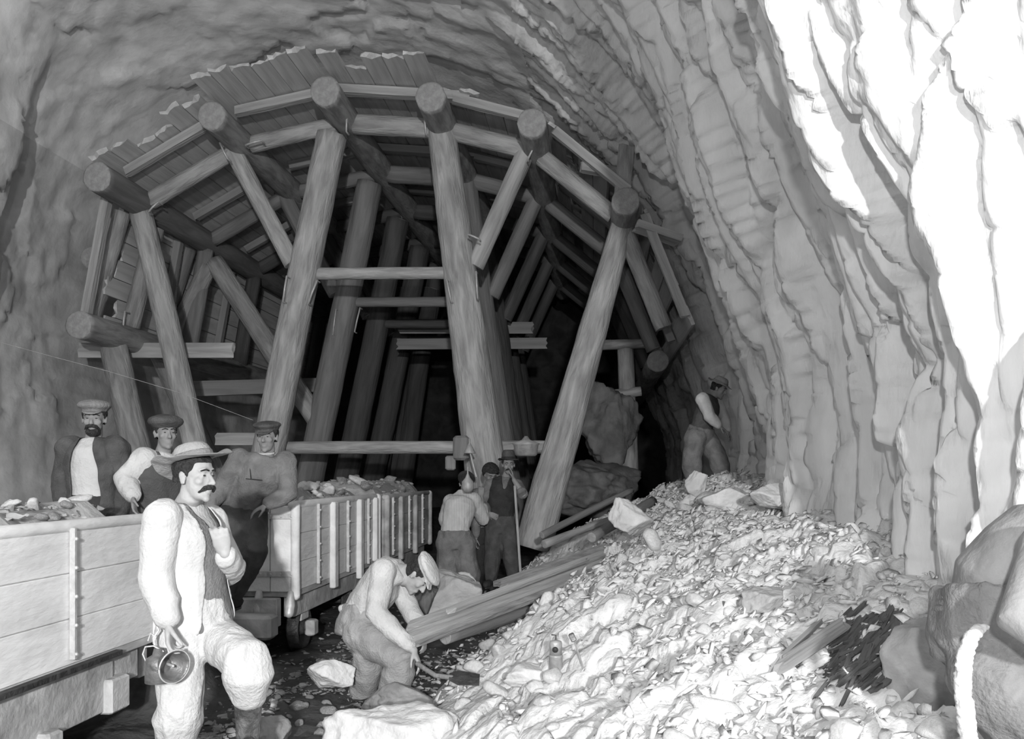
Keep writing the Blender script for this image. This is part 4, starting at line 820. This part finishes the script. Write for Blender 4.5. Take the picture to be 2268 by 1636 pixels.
# ---- 9: man on the bank at the wall
Y = 11.2
f = Fig(W(1565, 1070, Y)*[1, 1, 0]+UZ*1.42, 'man in a brimmed hat with a pale sleeve, stooping on top of the rubble bank', head=P(1592, 862, Y-.05), hf=nrm([.75, -.45, -.35]), neck=P(1576, 880, Y+.02), chest=P(1568, 905, Y), waist=P(1556, 940, Y), pelvis=P(1550, 962, Y+.02),
  sh=[P(1554, 880, Y-.16), P(1586, 886, Y+.2)], hip=[P(1540, 968, Y-.1), P(1560, 968, Y+.12)], arms=[[P(1556, 884, Y-.2), P(1572, 922, Y-.28), P(1594, 944, Y-.32)], [P(1586, 890, Y+.2), P(1604, 925, Y+.1), P(1612, 955, Y-.05)]],
  legs=[[P(1540, 970, Y-.1), P(1532, 1015, Y-.16), P(1534, 1062, Y-.1), (-.2, -1, 0)], [P(1562, 970, Y+.12), P(1590, 1012, Y-.05), P(1602, 1062, Y-.02), (.7, -.8, 0)]], fwd=(.6, -.8, -.2), hands=[(0, (.8, -.2, -.6), (0, 0, -1), (0, -1, 0)), (1, (.4, 0, -.9), (-1, 0, 0), (0, -1, 0))], skin='skind')
f.body(); f.hair(-.03); f.brim_hat('felt', tilt=-.1, R=.16, wave=.01, h=.09)
f.shirt('white', .014, (2, 2), seed=5, sinf=.022); f.trousers('mid', .045, seed=8, bag=.02, fold=.012); f.boots('black')
g = G(); f.torso(g, .026, .06, True); garment('waistcoat', g, 'dgrey', f.root, .012, 3, .006, 9, 2)
# ---- 10: bare back at the right edge
Y = 2.35
def Q(px, py, y=Y): return W(px, py, y)
f = Fig(W(2210, 1600, Y)*[1, 1, 0]+UZ*.62, 'bare-backed worker bent forward at the right edge, pale rope hanging from his belt', head=Q(2480, 1300, 2.4), hf=nrm([.7, .2, -.6]), hu=(.6, 0, .8), neck=Q(2420, 1180, 2.4), chest=Q(2305, 1212, 2.42), waist=Q(2208, 1282, 2.45), pelvis=Q(2202, 1400, 2.48),
  sh=[Q(2370, 1200, 2.64), Q(2365, 1200, 2.18)], hip=[Q(2215, 1470, 2.58), Q(2225, 1470, 2.38)], arms=[[Q(2370, 1210, 2.64), Q(2380, 1440, 2.7), Q(2420, 1560, 2.6)], [Q(2330, 1215, 2.14), Q(2262, 1376, 2.06), Q(2400, 1440, 1.96)]],
  legs=[[Q(2225, 1490, 2.58), Q(2320, 1700, 2.5), Q(2230, 1890, 2.62), (1, 0, 0)], [Q(2225, 1490, 2.38), Q(2340, 1660, 2.3), Q(2260, 1870, 2.4), (1, -.1, 0)]], fwd=(.6, .1, -.8), wt=1.2,
  hands=[(0, (.5, 0, -1), (1, 0, 0), (0, -1, 0)), (1, (1, 0, .2), (0, 1, 0), (0, -1, 0))])
f.skin = 'skinb'; f.armk = 1.35; g0 = f.body(False); f.hair(-.04)
f.trousers('mid', .030, 1.95, bag=.01, fold=.016, seed=8, fs=12)
g = G(); u0 = nrm(f.waist-f.pelvis); hx = nrm(f.hip[0]-f.hip[1]); yy = nrm(np.cross(hx, u0)); c = f.pelvis+u0*.05; t = np.linspace(0, 2*math.pi, 33)
for k in range(3): g.tube([c+u0*(.018*k)+hx*math.cos(a)*(.205-.004*k)+yy*math.sin(a)*(.158-.004*k) for a in t], .012, 8, False)
obj('waist_sash', g, 'grey', f.root, True)
f.boots('black')
g = G(); pts = [W(2176, 1388, 2.24), W(2152, 1408, 2.20), W(2137, 1450, 2.19), W(2132, 1510, 2.19), W(2138, 1570, 2.19), W(2146, 1640, 2.19), W(2150, 1720, 2.19)]
P2_ = []; 
for i in range(len(pts)-1):
    for k in range(10): P2_.append(pts[i]+(pts[i+1]-pts[i])*k/10)
for st in range(3):
    g.tube([p+np.array([math.cos(i*.55+st*2.094), math.sin(i*.55+st*2.094), 0])*.008 for i, p in enumerate(P2_)], [.0095+.007*i/len(P2_) for i in range(len(P2_))], 8)
V, Fs = remesh(g, .005, 1, .004, 60, 3, (1, 1, 1)); tag(obj('rope', (V, Fs), 'white', smooth=True), 'thick pale twisted rope hanging from the belt of the bare-backed worker', 'rope')

# ================================================================ THINGS ON THE GROUND AND ON THE BANK
def on(px, py, Y): return W(px, py, Y)
# split timber beam lying on the edge of the bank: three split lengths
bm_up = nrm([.25, -.35, .9])
board('split_timber', W(905, 1418, 5.75), W(1340, 1250, 8.3), .10, .08, bm_up, 'longest split timber beam lying slantwise at the edge of the bank', 'beam', m='boardp', rag=.06)
board('split_timber', W(910, 1394, 5.9), W(1335, 1232, 8.45), .08, .09, bm_up, 'second split beam lying behind the longest one on the bank edge', 'beam', m='boardp', rag=.05)
board('split_timber', W(1110, 1298, 7.3), W(1350, 1212, 9.0), .12, .06, bm_up, 'shorter rough slab on top of the upper half of the split beams', 'beam', m='log', rag=.08)
board('split_timber', W(1000, 1352, 6.15), W(1300, 1240, 7.8), .035, .03, bm_up, 'thin pale sliver lying lengthwise on top of the split beams', 'beam', m='boardp', rag=.05)
board('split_timber', W(930, 1420, 5.8), W(1200, 1318, 7.0), .05, .04, bm_up, 'darker bark-covered strip along the lower edge of the split beams', 'beam', m='log', rag=.08)
log('pole', W(985, 1408, 6.2), W(1250, 1330, 7.6), .06, .05, 'dark round pole half hidden below the split beams', 'pole', m='logd')
log('pole', W(1200, 1185, 10.4), W(1400, 1085, 11.4), .045, .04, 'long dark pole lying up the bank beside the leaning post', 'pole', m='logd')
log('pole', W(1205, 1205, 9.8), W(1380, 1140, 10.6), .05, .04, 'dim pole lying just below the long dark one', 'pole', m='log')
log('pole', W(1310, 1190, 9.2), W(1385, 1148, 9.8), .055, .05, 'short dark billet lying across the bank above the beams', 'pole', m='logd')
log('pole', W(1405, 1135, 9.8), W(1445, 1110, 10.3), .06, .06, 'stub of dark wood on the crest of the bank', 'pole', m='logd')
board('split_rail', hit(1722, 1496)+UZ*.03, hit(1872, 1400)+UZ*.04, .05, .04, UZ, 'split grey rail lying on the bank near the dark slate patch', 'timber', m='board', rag=.05)
board('split_rail', hit(1735, 1480)+UZ*.05, hit(1815, 1402)+UZ*.05, .02, .02, UZ, 'thin sliver of wood beside the split grey rail', 'timber', m='board', rag=.04)
# big rocks
big_stone('boulder', W(848, 1632, 4.75), (.36, .26, .24), 71, 'big white flat-topped boulder at the bottom, below the stooping worker', rz=-.1, planes=15, rough=.10)
big_stone('slab_rock', W(745, 1492, 5.9), (.17, .12, .10), 12, 'pointed white rock standing beside the wagon wheel', rz=.4, planes=9)
big_stone('boulder', W(985, 1345, 6.9), (.40, .3, .26), 33, 'rounded grey boulder behind the near end of the split beams', 'dstonep', rz=.3, tilt=(0, -.3), rough=.08)
big_stone('boulder', W(1020, 1303, 8.4), (.24, .2, .14), 35, 'pale lump of rock at the feet of the worker in striped shirt', rz=.3)
big_stone('boulder', W(940, 1330, 6.75), (.12, .16, .15), 36, 'black rock in shade under the stooping worker\'s face', 'slate', rz=.3)
big_stone('boulder', W(800, 1470, 6.6), (.0001+.12, .12, .10), 37, 'knobbly mud-crusted rock behind the stooping worker\'s legs', 'dstone', rz=.3)
big_stone('boulder', W(600, 1625, 4.9), (.15, .12, .10), 38, 'grey rock by the boot of the foremost man', 'dstone', rz=.9)
big_stone('boulder', W(880, 1545, 5.6), (.24, .18, .10), 39, 'muddy grey rock between the worker\'s feet and the white boulder', 'dstone', rz=.2)
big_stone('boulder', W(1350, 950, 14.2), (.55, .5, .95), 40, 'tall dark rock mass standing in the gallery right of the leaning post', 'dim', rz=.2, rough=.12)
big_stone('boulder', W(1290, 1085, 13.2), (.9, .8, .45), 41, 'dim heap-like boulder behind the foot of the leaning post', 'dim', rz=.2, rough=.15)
big_stone('boulder', W(1395, 1150, 8.2), (.20, .16, .20), 42, 'big pale round rock near the crest, right of the poles', rz=.2)
big_stone('boulder', W(1545, 1068, 9.8), (.12, .12, .18), 43, 'upright pale rock at the feet of the man on the bank', rz=.2)
big_stone('boulder', W(1620, 1108, 8.6), (.36, .3, .15), 44, 'broad pale boulder on the crest of the bank', rz=.2)
big_stone('boulder', W(1720, 1104, 7.6), (.2, .18, .11), 45, 'pale rounded boulder against the foot of the rock wall', rz=.5)
big_stone('boulder', hit(1690, 1330), (.13, .12, .09), 46, 'dusky reddish-dark rock half buried in the middle of the bank', 'dstonep', rz=.5)
big_stone('boulder', hit(1190, 1500), (.20, .16, .085), 47, 'low pale rock in front of the carbide lamp', rz=.1)
# dark slate splinters by the wall
q = np.random.RandomState(9)
for k in range(90):
    x = 1890+q.uniform(-20, 110)-k*.6; y = 1370+k*1.7+q.uniform(-30, 25); Y_ = 3.35-k*.008; p = hit(x+q.uniform(-20, 20), y)+UZ*.012; dv = nrm([-.70, -.35, -.42]+q.normal(size=3)*.14); L_ = q.uniform(.06, .15)
    board('slate_splinter', p-dv*L_/2, p+dv*L_/2, q.uniform(.012, .03), .012, nrm([-.4, -.3, .9]+q.normal(size=3)*.35), 'thin dark splinter of slate in the black patch at the foot of the rock wall', 'rock', 'dark slate splinters', m='slate', rag=.02)
big_stone('boulder', W(2050, 1500, 3.2), (.20, .2, .30), 51, 'smooth dark grey rock mass at the wall foot, left of the bare-backed worker', 'dstone', rz=.3, rough=.05, planes=34)
# carbide lamp and pick on the bank
c = hit(1231, 1488); X_, Y_ = c[:2]; zb = c[2]; r_ = empty('carbide_lamp', (X_, Y_, zb), 'small cylindrical tin lamp with a hook, standing on the pale rubble', 'lamp')
c = np.array([X_, Y_, zb]); g = G(); g.lathe(c, UZ, [(.034, 0), (.038, .003), (.038, .085), (.04, .088), (.04, .096), (.037, .10)], 24); obj('tank', g, 'tinp', r_, True)
g = G(); g.lathe(c+UZ*.098, UZ, [(.035, 0), (.035, .07), (.032, .078), (.012, .085)], 24); o = obj('water_chamber', g, 'tinp', r_, True)
g = G(); g.tube([c+UZ*.18, c+UZ*.21, c+UZ*.212-E*.022], .004, 8); obj('hook', g, 'irond', r_, True)
g = G(); g.lathe(c+UZ*.14-D*.034, -D, [(.004, 0), (.005, .02), (.016, .028), (.017, .03)], 14); obj('burner', g, 'irond', o, True)
hb = hit(1293, 1484); hy = hb[1]; r_ = empty('hammer', hb, 'long-handled hammer standing head up on the rubble beside the small tin lamp', 'hammer')
g = G(); g.tube([hb, W(1270, 1412, hy+.1)], [.005, .006], 8); obj('handle', g, 'log', r_, True)
g = G(); g.box(W(1268, 1411, hy+.1), .016, .022, .022, (nrm([1, 0, .5]), nrm([0, 1, 0]), nrm([-.5, 0, 1])), .3); obj('hammer_head', g, 'tin', r_)
# shovel lying in the shade by the stooping worker
r_ = empty('shovel', W(965, 1480, 5.5), 'dark iron shovel blade lying in the rubble by the worker\'s hand', 'shovel')
g = G(); g.tube([W(925, 1470, 5.5), W(965, 1496, 5.4), W(1000, 1500, 5.35)], .016, 8); obj('handle', g, 'logd', r_, True)
g = G(); g.loft([(W(995, 1498, 5.36), UZ*.01, nrm([0, 1, .3])*.04), (W(1015, 1500, 5.34), UZ*.008, nrm([0, 1, .3])*.09), (W(1062, 1505, 5.3), UZ*.006, nrm([0, 1, .3])*.07)], 12); obj('blade', g, 'irond', r_)
# lamp pole and bracket at the low crossbar
r_ = empty('pulley_block', W(1022, 1008, 11.9), 'dark block hung on the low crossbar left of the heaviest post', 'block')
g = G(); g.box(W(1022, 992, 11.9), .11, .12, .17, None, .3); obj('housing', g, 'logd', r_)
g = G(); g.box(W(998, 1025, 11.9), .07, .07, .10, None, .3); obj('cheek', g, 'log', r_)
r_ = empty('hanging_lamp', W(1040, 1004, 11.4), 'small pale hanging lamp with a shade beside the dark block on the crossbar', 'lamp')
g = G(); g.lathe(W(1040, 1004, 11.4), UZ, [(.075, 0), (.08, .01), (.04, .09), (.012, .14), (.012, .2)], 18); obj('lamp_shade', g, 'tinp', r_, True)
g = G(); g.tube([W(1042, 1005, 11.4), W(1055, 1055, 11.3)], .012, 8); obj('rod', g, 'iron', r_, True)
g = G(); g.lathe(W(1036, 1078, 10.2)-UZ*.06, UZ, [(.05, 0), (.075, .05), (.07, .12), (.03, .17), (.01, .22), (.006, .3)], 16)
tag(obj('oil_can', g, 'tinp', smooth=True), 'pale spouted oil can at the shoulder of the man in the striped shirt', 'can')
g = G(); g.lathe(W(1165, 1000, 11.6)-UZ*.06, UZ, [(.12, 0), (.15, .02), (.17, .15), (.19, .17), (.06, .22), (.02, .27)], 20)
tag(obj('bucket', g, 'tinp', smooth=True), 'pale lidded bucket on the low crossbar, right of the heaviest post', 'bucket')
